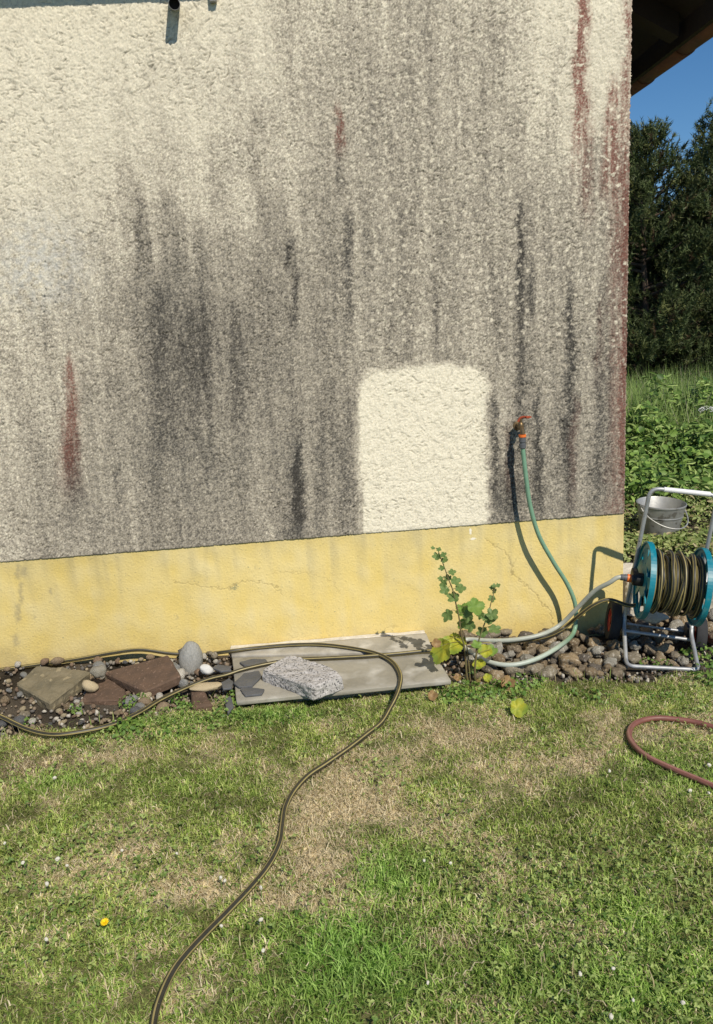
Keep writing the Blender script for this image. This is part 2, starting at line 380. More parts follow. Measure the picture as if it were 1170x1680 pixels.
# the patch washed clean
pn = 2.2*fftnoise(sh, 0.08/DS, low=True, seed=19)+2.0*fftnoise(sh, .012/DS, low=True, seed=20)
pu, pv = u+pn, v+pn
qx = np.maximum(np.abs(pu-(693+0.012*(v-735)))-(108-25)-0.008*(v-735), 0); qy = np.maximum((597+25)-(pv+0.05*(u-693)-.0009*(u-693)**2), 0)
clean = 1-sstep(15, 32, np.hypot(qx, qy)); clean *= 1-0.55*sstep(-1, 1, 596-u)*sstep(760, 850, v)
D = D*(1-0.97*clean); dots *= 1-clean
cream = np.array([.79, .732, .585]); grey = np.array([.108, .099, .086]); cool = np.array([.108, .108, .098])
t = (np.clip(D, 0, 1)**0.9)[..., None]; t1_ = D[..., None]
gn = sstep(-1, 1.5, fftnoise(sh, .35/DS, ax=1.5, ay=.8, low=True, seed=21))[..., None]
tan_ = np.array([.405, .362, .292]); dk = grey*(1-.25*gn)+cool*.25*gn
C = np.where(t < .5, cream*(1-2*t)+tan_*2*t, tan_*np.maximum(2-2*t, 0)+dk*np.minimum(2*t-1, 1)*(1-.55*np.clip((t1_-1)/.35, 0, 1)))
C *= 1-(0.70+0.18*np.clip(D, 0, 1)*1.0)[..., None]*(gouge[..., None]**1.2)              # dirt in the gouges, plus their shade painted into the colour
C = C*(1-0.6*bloom[..., None])+np.array([.50, .51, .50])*0.6*bloom[..., None]
C = C*(1-0.8*dots[..., None])+np.array([.05, .055, .055])*0.8*dots[..., None]
# red algae
RED = [(118, 572, 790, 6, 19, .85), (956, -80, 270, 9, 15, 1.0), (962, 180, 350, 12, 14, .6), (1006, 118, 320, 6, 19, 1.0), (1013, 220, 520, 16, 14, .6), (557, 165, 250, 5, 8, .9), (1030, 60, 900, 10, 15, .95), (1034, -80, 300, 9, 12, .9), (836, 690, 800, 4, 10, .35), (941, 640, 830, 4, 9, .3), (985, 470, 620, 4, 9, .3), (1012, 480, 860, 10, 16, .45)]
RR = np.zeros(sh)
for q in RED: RR = np.maximum(RR, q[5]*run(*q[:5]))
RR = np.clip(RR*np.clip(grain+.22, .6, 1.3)*(1-0.8*spots)*(1-0.45*sstep(-.2, 1.2, n2+.6*n4))*np.clip(1.0+.25*st2+.15*st3, .4, 1.25), 0, 1)[..., None]*(1-clean[..., None])
red = np.array([.25, .12, .094])*(1-0.5*t)
C = C*(1-RR)+red*RR
C *= (1+0.045*fftnoise(sh, .005/DS, low=True, seed=22))[..., None]
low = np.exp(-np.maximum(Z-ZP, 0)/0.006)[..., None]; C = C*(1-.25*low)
ZRF = ZE+(XE-X)*SL+.03; Zw = np.minimum(Z, ZRF)
yy = -0.004-relief
Vw = np.stack([X, yy, Zw], -1).reshape(-1, 3)
Fw = grid_faces(nx, nz)
idx = np.arange(nx*nz).reshape(nz, nx)
right = np.stack([X[:, -1]+0.0008*n2[:, -1]+.0012*n1[:, -1], np.full(nz, 0.06), Zw[:, -1]], -1); Vw[idx[:, -1], 0] = right[:, 0]
bot = np.stack([X[0], np.full(nx, 0.02), Z[0]], -1)
k0 = len(Vw); k1 = k0+nz
ir = np.arange(nz)+k0; ib = np.arange(nx)+k1
Fr = np.stack([idx[:-1, -1], ir[:-1], ir[1:], idx[1:, -1]], -1); Fb = np.stack([idx[0, :-1], ib[:-1], ib[1:], idx[0, 1:]], -1)
Call = np.concatenate([C.reshape(-1, 3), np.tile(np.array([[.5, .44, .34]]), (nz, 1)), np.tile(np.array([[.4, .36, .26]]), (nx, 1))])
wm = attr_mat('stained_render', rough=0.95, spec=0.12, vary=0.07, vscale=500, bump=0.0012, bscale=420)
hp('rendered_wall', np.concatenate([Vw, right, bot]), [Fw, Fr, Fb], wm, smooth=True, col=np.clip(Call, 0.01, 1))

# --- plinth: smooth yellow paint with hairline cracks
DP = 0.0026
nx = int((x1-x0)/DP); nz = int((ZP+0.18)/DP); gx = np.linspace(x0, x1, nx); gz = np.linspace(-0.18, ZP, nz); X, Z = np.meshgrid(gx, gz); sh = X.shape
u, v = proj(np.stack([X, np.zeros_like(X), Z], -1).reshape(-1, 3)); u = u.reshape(sh); v = v.reshape(sh)
CR_ = [([(795, 884), (828, 906), (839, 921), (841, 943), (880, 975), (890, 992), (902, 1000), (908, 1030)], 1.1, .75), ([(841, 943), (838, 932), (850, 912), (856, 905)], .8, .35),
       ([(285, 955), (330, 962), (378, 968), (385, 960), (397, 955), (430, 955), (452, 962), (462, 975)], 1.1, .7), ([(450, 944), (453, 938), (505, 940), (545, 955), (560, 975)], .8, .4), ([(180, 968), (215, 972), (232, 985)], .8, .3),
       ([(600, 928), (640, 950), (690, 972)], .8, .25), ([(985, 900), (1000, 925), (1003, 950)], .8, .3), ([(470, 1040), (480, 1047), (500, 1045)], 1, .4), ([(632, 1032), (655, 1027)], 1.2, .4), ([(830, 965), (838, 990)], .8, .25)]
jx = 1.3*fftnoise(sh, 0.02/DP, low=True, seed=50); jy = 1.3*fftnoise(sh, 0.02/DP, low=True, seed=51)
crk = np.zeros(sh)
for P, wd, k in CR_:
    for (ua, va), (ub, vb) in zip(P[:-1], P[1:]):
        dx, dy = ub-ua, vb-va; tt = np.clip(((u+jx-ua)*dx+(v+jy-va)*dy)/(dx*dx+dy*dy), 0, 1)
        crk = np.maximum(crk, k*np.exp(-(np.hypot(u+jx-ua-tt*dx, v+jy-va-tt*dy)/(.8*wd))**2))
blot = fftnoise(sh, .12/DP, low=True, seed=52); fine = fftnoise(sh, .008/DP, low=True, seed=53); vst = fftnoise(sh, .05/DP, ay=8, low=True, seed=54)
yel = np.array([.74, .575, .20]); pale = np.array([.69, .575, .285])
hgt = np.clip((Z-0.0)/ZP, 0, 1)
k = np.clip(0.25+0.35*hgt+0.16*blot+.1*vst, 0, 1)[..., None]
C = yel*(1-k)+pale*k
C *= (1+0.014*fine+.018*blot)[..., None]
wash = np.exp(-((u-120)/160)**2)*0.10+0.08*sstep(0.8, 1, hgt)+.06*np.clip(vst, 0, 2)*sstep(.3, .9, hgt); C = C*(1-wash[..., None])
stn = np.zeros(sh)
for uu, va, vb, wd in ((30, 925, 950, 4), (38, 930, 945, 6), (34, 955, 990, 4), (30, 990, 1020, 4), (26, 1040, 1060, 5), (82, 965, 975, 2), (420, 928, 932, 2), (290, 1010, 1014, 2.5), (55, 1010, 1014, 2)):
    stn = np.maximum(stn, .45*np.exp(-((u-uu+jx)/wd)**2)*sstep(va-4, va+4, v)*(1-sstep(vb-4, vb+6, v)))
pits = sstep(2.3, 2.7, fftnoise(sh, .012/DP, seed=55, bw=.3))*0.5
C = C*(1-np.maximum(stn, pits)[..., None])+np.array([.22, .2, .15])*np.maximum(stn, pits)[..., None]
chip = np.exp(-((u-772)/2.5)**2-((v-872)/6)**2)+np.exp(-((u-776)/5)**2-((v-884)/2.2)**2); chip = sstep(.35, .6, chip+.1*fine)[..., None]
C = C*(1-chip)+np.array([.85, .8, .66])*chip
moss = np.exp(-(((u-385)/7)**2+((v-964)/7)**2)); moss = sstep(.5, .9, moss+.25*fine)[..., None]*.7; C = C*(1-moss)+np.array([.2, .22, .14])*moss
splash = np.clip(sstep(.22, .0, Z+.03*X)*(.4+.5*sstep(.2, 1.6, fftnoise(sh, .02/DP, low=True, seed=57))), 0, 1)[..., None]*.30; C = C*(1-splash)+np.array([.33, .26, .14])*splash
damp = sstep(0.10, -0.02, Z-0.03*fftnoise(sh, .15/DP, low=True, seed=56)+.03*X)[..., None]*.35; C = C*(1-damp)+np.array([.36, .29, .15])*damp
C = C*(1-0.6*crk[..., None])+np.array([.2, .15, .07])*.6*crk[..., None]
rel = 0.0005*blot+0.00025*fine-0.002*crk
Vp = np.stack([X, 0.0015-rel, Z], -1).reshape(-1, 3); idx = np.arange(nx*nz).reshape(nz, nx)
rr = np.stack([X[:, -1], np.full(nz, 0.06), Z[:, -1]], -1); ir = np.arange(nz)+len(Vp)
Fr = np.stack([idx[:-1, -1], ir[:-1], ir[1:], idx[1:, -1]], -1)
pm = attr_mat('yellow_plinth_paint', rough=0.8, spec=0.2, vary=0.02, vscale=220, bump=0.0004, bscale=160)
hp('plinth', np.concatenate([Vp, rr]), [grid_faces(nx, nz), Fr], pm, smooth=True, col=np.clip(np.concatenate([C.reshape(-1, 3), np.tile([[.6, .45, .17]], (nz, 1))]), .01, 1))

# --- the rest of the body, roof, balcony, spout
m_side = mat('plain_render', (.62, .56, .43), (.5, .45, .35), 3, .9, .004, 60)
b = MB(); b.box((-1.2425, 4.03, 1.36), (5.5, 7.93, 3.1)); b.V[-1][:, 1] -= .2; sw = b.build('side_wall', m_side, house)
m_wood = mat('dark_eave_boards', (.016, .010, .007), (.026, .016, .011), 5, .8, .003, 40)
m_tile = mat('terracotta_tiles', (.20, .085, .05), (.10, .05, .035), 6, .8, .004, 50)
b = MB()
# boarding under the roof, sloping up to the left
def roof_quad(xa, xb, off, th, ya, yb):
    za = ZE+(XE-xa)*SL+off; zb = ZE+(XE-xb)*SL+off
    return [(xa, ya, za), (xb, ya, zb), (xb, yb, zb), (xa, yb, za), (xa, ya, za+th), (xb, ya, zb+th), (xb, yb, zb+th), (xa, yb, za+th)]
BF = [(0, 3, 2, 1), (4, 5, 6, 7), (0, 1, 5, 4), (2, 3, 7, 6), (1, 2, 6, 5), (3, 0, 4, 7)]
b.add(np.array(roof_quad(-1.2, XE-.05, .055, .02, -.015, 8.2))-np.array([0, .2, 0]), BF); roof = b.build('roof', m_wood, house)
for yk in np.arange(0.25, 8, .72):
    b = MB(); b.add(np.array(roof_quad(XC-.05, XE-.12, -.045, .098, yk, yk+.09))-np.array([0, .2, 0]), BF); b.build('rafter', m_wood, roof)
# tile courses: barrel tiles whose ends make the scalloped edge of the eave
V = []; F = []; n0 = 0
for q in range(34):
    yc = 0.11+q*0.235
    for c in range(7):
        xa = XE+.03-c*.33; L = .38; seg = 10
        for e in range(2):
            xx = xa-L*e
            for s_ in range(seg+1):
                th = math.pi*s_/seg; ww = .125-.012*e
                V.append((xx, yc-math.cos(th)*ww-.2, ZE+(XE-xx)*SL+.075+.022*(1-e)+.055*math.sin(th)*(1.0)))
        for s_ in range(seg): F.append((n0+s_, n0+s_+1, n0+seg+1+s_+1, n0+seg+1+s_))
        n0 += 2*(seg+1)
tl = mk('roof_tiles', V, F, m_tile, roof, smooth=True)
sol = tl.modifiers.new('thick', 'SOLIDIFY'); sol.thickness = .016; sol.offset = 1
# lowest course hangs over as half-round gutter tiles
V = []; F = []; n0 = 0
for q in range(19):
    ya = -0.01+q*.44; L = .47; seg = 12
    for e in range(2):
        yy_ = ya+L*e; rad = .052+.007*(1-e)
        for s_ in range(seg+1):
            th = math.pi*s_/seg; V.append((XE+.0-math.cos(th)*rad, yy_-.2, ZE+.055-math.sin(th)*rad))
    for s_ in range(seg): F.append((n0+s_, n0+s_+1, n0+seg+1+s_+1, n0+seg+1+s_))
    n0 += 2*(seg+1)
b = MB(); b.box((XE-.07, 4.1-.2, ZE+.07), (.025, 8.2, .13)); b.build('fascia', m_wood, roof)
gt = mk('gutter', V, F, m_tile, roof, smooth=True); sol = gt.modifiers.new('thick', 'SOLIDIFY'); sol.thickness = .008
m_conc = mat('balcony_concrete', (.5, .47, .42), (.4, .38, .34), 4, .9, .003, 50)
xr = hit(345, 0, y=0)[0]
b = MB(); b.box((xr+.09-1.4, -.12-.2, 3.13+.07), (2.8, .228, .14)); b.build('balcony_slab', m_conc, house, bevel=.004)
m_spout = mat('galvanised_spout', (.42, .42, .42), (.3, .3, .3), 20, .5, metal=.6)
m_bore_shade = mat('bore_shade_black', (.008, .008, .008), rough=.9)
tip = hit(286, 6, y=-.095); vd = (CAM-tip)/np.linalg.norm(CAM-tip)
RS = Vector(vd).to_track_quat('Z', 'Y').to_matrix()
b = MB(); b.lathe([(.0235, -.17), (.0235, .0), (.0215, .001), (.0205, -.001), (.0205, -.16)], (0, 0, 0), 'z', 28)
b.V[-1] = b.V[-1] @ np.array(RS).T+tip-[0, .2, 0]; sp_ = b.build('drain_spout', m_spout, house, smooth=True)
b = MB(); b.lathe([(.0206, -.02), (.0, -.021)], (0, 0, 0), 'z', 28); b.V[-1] = b.V[-1] @ np.array(RS).T+tip-[0, .2, 0]; b.build('bore_shade_disc', m_bore_shade, sp_)  # black disc stands in for the shade inside the open pipe
tp = hit(345, 4, y=-.03); b = MB(); b.box((tp[0]+.012, -.018-.2, tp[2]+.03), (.03, .024, .05)); b.build('bracket', m_spout, house, bevel=.003)

# ------------------------------------------------------------------ tap
m_brass = mat('weathered_brass', (.22, .15, .07), (.12, .09, .06), 60, .45, metal=.7)
m_red = mat('red_tap_lever', (.38, .07, .03), (.28, .06, .03), 40, .45)
m_orange = mat('orange_plastic', (.75, .17, .03), rough=.45, spec=.4)
m_gplas = mat('grey_plastic', (.10, .105, .115), rough=.5, spec=.4)
m_bplas = mat('black_plastic', (.012, .012, .013), rough=.5, spec=.4)
tb = hit(857, 706, y=-.085); TZ = tb[2]+.012
tap = empty('garden_tap', (tb[0], 0, TZ)); tag(tap, 'small brass garden tap with a red lever high on the dirty wall', 'tap')
b = MB(); b.tube([(0, .012, 0), (0, -.05, 0), (0, -.072, -.002), (0, -.084, -.012), (0, -.085, -.03)], .011, 12)
b.lathe([(0, 0), (.022, 0), (.022, .006), (.012, .008)], (0, -.002, 0), 'y', 20); b.V[-1][:, 1] *= -1
b.lathe([(.0145, -.012), (.0145, .012), (.011, .02), (.0065, .024), (.0065, .04), (0, .04)], (0, -.06, 0), 'z', 18); b.build('tap_body', m_brass, tap, smooth=True)
b = MB(); b.tube(spline([(-.012, -.058, .026), (0, -.06, .042), (.012, -.066, .046), (.034, -.085, .046)], .004), [.006]*99 if False else .0062, 8); b.box((.03, -.084, .047), (.024, .016, .007)); b.build('tap_lever', m_red, tap, smooth=True)

# ------------------------------------------------------------------ hoses
def stripe_mat(name, dark, bright, k=3, width=.2, rough=.45):
    m, n, l, b_ = new_mat(name); b_.inputs['Roughness'].default_value = rough; b_.inputs['Specular IOR Level'].default_value = .45
    uvn = n.new('ShaderNodeUVMap'); uvn.uv_map = 'UVMap'; sx = n.new('ShaderNodeSeparateXYZ'); l.new(uvn.outputs[0], sx.inputs[0])
    mu = n.new('ShaderNodeMath'); mu.operation = 'MULTIPLY'; mu.inputs[1].default_value = k; l.new(sx.outputs['Y'], mu.inputs[0])
    tw = n.new('ShaderNodeMath'); tw.operation = 'MULTIPLY_ADD'; tw.inputs[1].default_value = .35; l.new(sx.outputs['X'], tw.inputs[0]); l.new(mu.outputs[0], tw.inputs[2])
    fr = n.new('ShaderNodeMath'); fr.operation = 'FRACT'; l.new(tw.outputs[0], fr.inputs[0])
    r = n.new('ShaderNodeValToRGB'); r.color_ramp.interpolation = 'CONSTANT'; e = r.color_ramp.elements
    e[0].position = 0; e[0].color = (*dark, 1); e[1].position = 1-width; e[1].color = (*bright, 1)
    l.new(fr.outputs[0], r.inputs[0])
    tc = n.new('ShaderNodeTexCoord'); t = n.new('ShaderNodeTexNoise'); t.inputs['Scale'].default_value = 35; l.new(tc.outputs['Object'], t.inputs['Vector'])
    mr = n.new('ShaderNodeMapRange'); mr.inputs['To Min'].default_value = .7; mr.inputs['To Max'].default_value = 1.3; l.new(t.outputs['Fac'], mr.inputs['Value'])
    mx = n.new('ShaderNodeMix'); mx.data_type = 'RGBA'; mx.blend_type = 'MULTIPLY'; mx.inputs['Factor'].default_value = 1
    l.new(r.outputs[0], mx.inputs['A']); l.new(mr.outputs[0], mx.inputs['B']); l.new(mx.outputs['Result'], b_.inputs['Base Color'])
    return m
m_stripe = stripe_mat('striped_hose_rubber', (.038, .034, .022), (.30, .245, .095), 4, .30)
m_redhose = stripe_mat('red_brown_hose_rubber', (.19, .075, .058), (.27, .135, .105), 2, .3, .5)

def green_hose_mat():
    m, n, l, b_ = new_mat('faded_green_hose'); b_.inputs['Roughness'].default_value = .42
    uvn = n.new('ShaderNodeUVMap'); uvn.uv_map = 'UVMap'; sx = n.new('ShaderNodeSeparateXYZ'); l.new(uvn.outputs[0], sx.inputs[0])
    r = n.new('ShaderNodeValToRGB'); e = r.color_ramp.elements; mr = n.new('ShaderNodeMapRange'); mr.inputs['From Max'].default_value = 2.6; l.new(sx.outputs['X'], mr.inputs['Value']); l.new(mr.outputs[0], r.inputs[0])
    e[0].position = 0; e[0].color = (.16, .30, .20, 1); e[1].position = 1; e[1].color = (.36, .37, .32, 1)
    for p, c in ((.42, (.18, .31, .21)), (.52, (.36, .42, .34)), (.66, (.44, .46, .43)), (.8, (.37, .39, .33))):
        q = e.new(p); q.color = (*c, 1)
    tc = n.new('ShaderNodeTexCoord'); t = n.new('ShaderNodeTexNoise'); t.inputs['Scale'].default_value = 30; l.new(tc.outputs['Object'], t.inputs['Vector'])
    m2 = n.new('ShaderNodeMapRange'); m2.inputs['To Min'].default_value = .8; m2.inputs['To Max'].default_value = 1.2; l.new(t.outputs['Fac'], m2.inputs['Value'])
    mx = n.new('ShaderNodeMix'); mx.data_type = 'RGBA'; mx.blend_type = 'MULTIPLY'; mx.inputs['Factor'].default_value = 1
    l.new(r.outputs[0], mx.inputs['A']); l.new(m2.outputs[0], mx.inputs['B']); l.new(mx.outputs['Result'], b_.inputs['Base Color'])
    return m

# pose of the reel cart
CART = Matrix.Rotation(-.253, 3, 'Z') @ Matrix.Rotation(.139, 3, 'Y') @ Matrix.Rotation(.149, 3, 'X')
CLOC = Vector((1.542, -.284, -.047))
def cartp(x, y, z): return np.array(CART @ Vector((x, y, z))+CLOC)
inlet = cartp(-.215, -.049, .398)
P = [(tb[0], -.085, TZ-.085), (*hit(859, 748, y=-.086)[[0]], -.086, hit(859, 748, y=-.086)[2])]
P += [hit(864, 790, y=-.09), hit(870, 830, y=-.092), hit(884, 878, y=-.092), hit(908, 922, y=-.09), hit(930, 957, y=-.09), hit(943, 988, y=-.10), hit(945, 1016, y=-.115), hit(940, 1040, y=-.16)]
P += [hit(918, 1060, z=.075), hit(880, 1081, z=.06), hit(838, 1091, z=.05), hit(800, 1085, z=.05), hit(772, 1069, z=.05), hit(757, 1056, z=.05), hit(768, 1049, z=.055), hit(800, 1051, z=.06), hit(840, 1050, z=.07), hit(885, 1042, z=.085), hit(918, 1026, y=-.22), hit(945, 1000, y=-.25), hit(975, 970, y=-.30), hit(1000, 956, y=-.34), inlet+np.array([-.02, .0, .0]), inlet+np.array([.01, 0, 0])]
sup = hose('supply_hose', spline(P), .0105, green_hose_mat()); tag(sup, 'faded green hose hanging from the tap and looping back to the hose reel', 'hose')
b = MB(); c = np.array([tb[0], -.085, TZ])
b.lathe([(.013, -.031), (.017, -.031), (.017, -.043), (.013, -.045)], c, 'z', 18); b.build('coupling_ring', m_orange, sup, smooth=True)
b = MB(); b.lathe([(.012, -.0445), (.0155, -.045), (.0158, -.066), (.013, -.068), (.013, -.074), (.0165, -.075), (.016, -.094), (.0115, -.097)], c, 'z', 18); b.build('coupling', m_gplas, sup, smooth=True)

def gz_(u, v, h): 
    p = hit(u, v, z=h)
    for _ in range(4): p = hit(u, v, z=float(G(p[0], p[1]))+h)
    return p
ZS = 0.055                                      # top of the big stone slab
P = [cartp(-.06, -.02, .27), cartp(-.10, .0, .25), cartp(-.15, .0, .235), hit(1000, 984, y=-.26), hit(975, 992, y=-.25), hit(950, 1010, y=-.22), hit(925, 1030, y=-.17), hit(895, 1044, z=.07), hit(850, 1052, z=.055), hit(800, 1056, z=.05), hit(750, 1062, z=.05), hit(718, 1067, z=ZS+.012)]
P += [hit(u_, v_, z=ZS+.011) for u_, v_ in ((690, 1069), (650, 1073), (600, 1077), (540, 1080), (480, 1083), (440, 1089), (400, 1098))]
P += [gz_(u_, v_, .045) for u_, v_ in ((372, 1107), (340, 1115))]+[gz_(u_, v_, .035) for u_, v_ in ((300, 1131), (262, 1149), (225, 1171), (180, 1190), (130, 1201), (85, 1205), (45, 1196), (0, 1175), (-60, 1150))]
P += [np.array(q) for q in ((-1.75, -.62, .07), (-1.95, -.35, .08), (-1.85, -.12, .09))]
P += [hit(-40, 1103, y=-.05), hit(0, 1099, y=-.04), hit(60, 1091, y=-.035), hit(130, 1081, y=-.035), hit(180, 1072, y=-.04), hit(230, 1066, y=-.045), hit(280, 1072, y=-.05), hit(330, 1074, y=-.05), hit(372, 1069, z=ZS+.016)]
P += [hit(u_, v_, z=ZS+.015) for u_, v_ in ((420, 1063), (480, 1058), (530, 1058), (580, 1064), (620, 1073), (645, 1087), (657, 1107), (656, 1125))]
P += [hit(650, 1143, z=ZS+.011), gz_(640, 1162, .045)]
P += [gz_(u_, v_, .026) for u_, v_ in ((625, 1186), (600, 1206), (570, 1229), (535, 1253), (505, 1273), (482, 1298), (468, 1325), (463, 1355), (458, 1385), (440, 1420), (412, 1455), (372, 1497), (335, 1534), (305, 1566), (283, 1595), (265, 1632), (253, 1672), (250, 1720), (262, 1800))]
ho = hose('garden_hose', spline(P), .0092, m_stripe); tag(ho, 'black and yellow striped hose running off the reel across slab and lawn', 'hose')
P = [gz_(u_, v_, .022) for u_, v_ in ((1250, 1232), (1200, 1205), (1150, 1187), (1100, 1179), (1068, 1179), (1042, 1187), (1032, 1203), (1040, 1222), (1063, 1242), (1105, 1262), (1150, 1281), (1200, 1303), (1260, 1335))]
rh = hose('lawn_hose', spline(P), .0105, m_redhose); tag(rh, 'dull red brown hose lying in a bend on the lawn at right', 'hose')

# ------------------------------------------------------------------ hose reel cart
m_tube = mat('galvanised_tube', (.47, .48, .49), (.33, .34, .35), 25, .52, metal=.55, c3=(.16, .15, .14), s3=60, t3=.68)
m_white = mat('white_grip', (.78, .78, .78), (.7, .7, .7), 20, .45)
m_teal = mat('teal_plastic', (.004, .20, .26), (.0, .14, .20), 9, .42, spec=.45, c3=(.07, .24, .27), s3=30, t3=.56, w3=.2)
m_tyre = mat('black_tyre', (.02, .02, .022), (.035, .035, .037), 20, .8)
m_rim = mat('red_wheel_rim', (.45, .05, .025), (.33, .04, .02), 14, .5)
cart = empty('hose_reel_cart'); cart.location = CLOC; cart.rotation_euler = CART.to_euler(); tag(cart, 'teal hose reel cart on red rimmed wheels beside the house corner', 'hose reel')
hw = .143
b = MB()
b.tube(fillet([(-.150, -.174, .050), (-.150, .02, .13), (-.152, .04, .20), (-.146, .055, .42), (-hw, .081, .79), (hw, .081, .79), (.146, .055, .42), (.152, .04, .2), (.150, .02, .13), (.150, -.174, .082)], .045), .0095, 12)
b.tube(fillet([(-.150, -.17, .050), (-.150, -.225, .050), (.150, -.225, .082), (.150, -.17, .082)], .035), .0095, 12)
b.tube([(-.15, .0, .1), (.15, .0, .1)], .0085, 10)
b.build('frame', m_tube, cart, smooth=True)
b = MB(); b.tube([(-.085, .081, .79), (.11, .081, .79)], .0115, 14); b.build('grip', m_white, cart, smooth=True)
b = MB(); b.tube([(-.195, .079, .097), (.195, .079, .097)], .006, 10); b.build('axle', m_tube, cart, smooth=True)
for s in (-1, 1):
    b = MB(); b.box((s*.152, .055, .12), (.035, .07, .05)); b.build('axle_bracket', m_bplas, cart, bevel=.006)
    b = MB(); b.box((s*.152, -.02, .395), (.028, .09, .05)); b.build('drum_bracket', m_bplas, cart, bevel=.006)
for s in (-1, 1):
    WX = s*.187+(.012 if s > 0 else 0); WZ = .104-(.016 if s > 0 else 0)
    b = MB(); b.lathe([(.058, -.02), (.090, -.023), (.096, -.014), (.096, .014), (.090, .023), (.058, .02), (.058, -.02)], (WX, .079, WZ), 'x', 40); wh = b.build('wheel', m_tyre, cart, smooth=True)
    b = MB(); b.lathe([(.0, -.017), (.018, -.017), (.018, -.01), (.045, -.007), (.05, -.015), (.0582, -.0155), (.0582, .0155), (.05, .015), (.045, .007), (.018, .01), (.018, .017), (0, .017)], (WX, .079, WZ), 'x', 40)
    b.build('rim', m_rim, wh, smooth=True)
FZ, FY, FR = .398, -.049, .172
def flange(s):
    b = MB(); x = s*.116; t0 = .012
    b.lathe([(FR-.026, -.004), (FR-.006, -.004), (FR-.004, -t0), (FR+.003, -t0), (FR+.003, t0), (FR-.004, t0), (FR-.006, .004), (FR-.026, .004), (FR-.026, -.004)], (x, FY, FZ), 'x', 72)
    b.lathe([(.0, -.008), (.075, -.006), (.075, .006), (0, .008)], (x, FY, FZ), 'x', 48)
    for k_ in range(7):      # broad sloping spokes
        t1 = 2*math.pi*(k_+.15)/7; ww, wo_ = .34, .20
        q = []
        for xx in (-.0035, .0035):
            for rr_, dt in ((.07, -ww), (.07, ww), (FR-.02, wo_), (FR-.02, -wo_)):
                q.append((x+xx+s*(-.004 if dt > 0 else .004), FY+rr_*math.cos(t1+dt), FZ+rr_*math.sin(t1+dt)))
        b.add(q, BF)
    return b.build('flange', m_teal, cart, smooth=False)
flange(-1); flange(1)
b = MB(); b.lathe([(0, -.05), (.024, -.05), (.03, -.03), (.03, .0), (0, 0)], (-.118, FY, FZ), 'x', 24); b.build('hub', m_bplas, cart, smooth=True)
b = MB(); b.lathe([(0, -.102), (.0125, -.102), (.0145, -.098), (.0145, -.085), (.0165, -.084), (.0165, -.072)], (-.118, FY, FZ), 'x', 20); b.lathe([(.0135, -.055), (.017, -.054), (.017, -.048)], (-.118, FY, FZ), 'x', 20); ic = b.build('inlet_coupling', m_gplas, cart, smooth=True)
b = MB(); b.lathe([(.016, -.0735), (.0185, -.073), (.0185, -.055), (.0145, -.054)], (-.118, FY, FZ), 'x', 20); b.build('coupling_ring', m_orange, ic, smooth=True)
b = MB(); b.tube([(.118, FY, FZ), (.15, FY, FZ)], .012, 12); b.tube(fillet([(.145, FY, FZ), (.155, FY+.06, FZ+.06), (.205, FY+.06, FZ+.06)], .01), .007, 10); b.build('crank', m_tube, cart, smooth=True)
b = MB(); b.lathe([(.07, -.113), (.07, .113)], (0, FY, FZ), 'x', 32); b.build('drum', m_teal, cart, smooth=True)
pts = []; rq = np.random.default_rng(3)
turns = [(.084, 12), (.104, 12), (.122, 11), (.135, 8)]
th = 0.0; dirx = 1
for r0, nt_ in turns:
    n = nt_*26; tt = np.linspace(0, 1, n); wob = np.convolve(rq.standard_normal(n+40), np.ones(41)/41, 'valid')[:n]*.10; wr = np.convolve(rq.standard_normal(n+24), np.ones(25)/25, 'valid')[:n]*.012
    x = dirx*(-.1+.2*tt)+wob*.45*(r0/.1)**2; x = np.clip(x, -.101, .101); ang = th+tt*nt_*2*math.pi; rr_ = r0+wr+.006*np.cos(ang*.5)
    sag = -.010*(r0 > .1)*np.sin(ang)*0
    pts.append(np.stack([x, FY+rr_*np.cos(ang), FZ+rr_*np.sin(ang)+sag], 1)); th = ang[-1]; dirx *= -1
wc = spline(np.concatenate(pts)[::2], .014)
wh_ = hose('wound_hose', wc, .0088, m_stripe, cart, 10)

# ------------------------------------------------------------------ bucket
m_zinc = mat('dull_zinc', (.44, .44, .42), (.31, .31, .30), 9, .5, metal=.55, c3=(.2, .19, .17), s3=18, t3=.6, bump=.001, bscale=40)
bb = hit(1079, 891, y=1.5); bk = empty('bucket', bb); bk.scale = (1.03, 1.03, 1.12); bk.rotation_euler = (math.radians(4), math.radians(1), .3); tag(bk, 'old galvanised metal bucket standing in weeds behind the hose reel', 'bucket')
b = MB(); b.lathe([(0, .006), (.104, .006), (.152, .262), (.156, .266), (.160, .264), (.160, .256), (.155, .252), (.108, 0), (0, 0)], (0, 0, 0), 'z', 48)
for zz in (.19,): b.lathe([(.1435, zz-.006), (.147, zz), (.1455, zz+.006)], (0, 0, 0), 'z', 48)
b.build('bucket_body', m_zinc, bk, smooth=True)
b = MB(); q = np.linspace(0, math.pi, 26); tl_ = math.radians(-38)
b.tube(np.stack([.166*np.cos(q), -.185*np.sin(q), .247-.105*np.sin(q)**.8], 1), .0045, 8)
b.build('bail_handle', m_zinc, bk, smooth=True)
for s in (-1, 1): b = MB(); b.box((s*.161, 0, .24), (.008, .04, .04)); b.build('handle_lug', m_zinc, bk, bevel=.003)

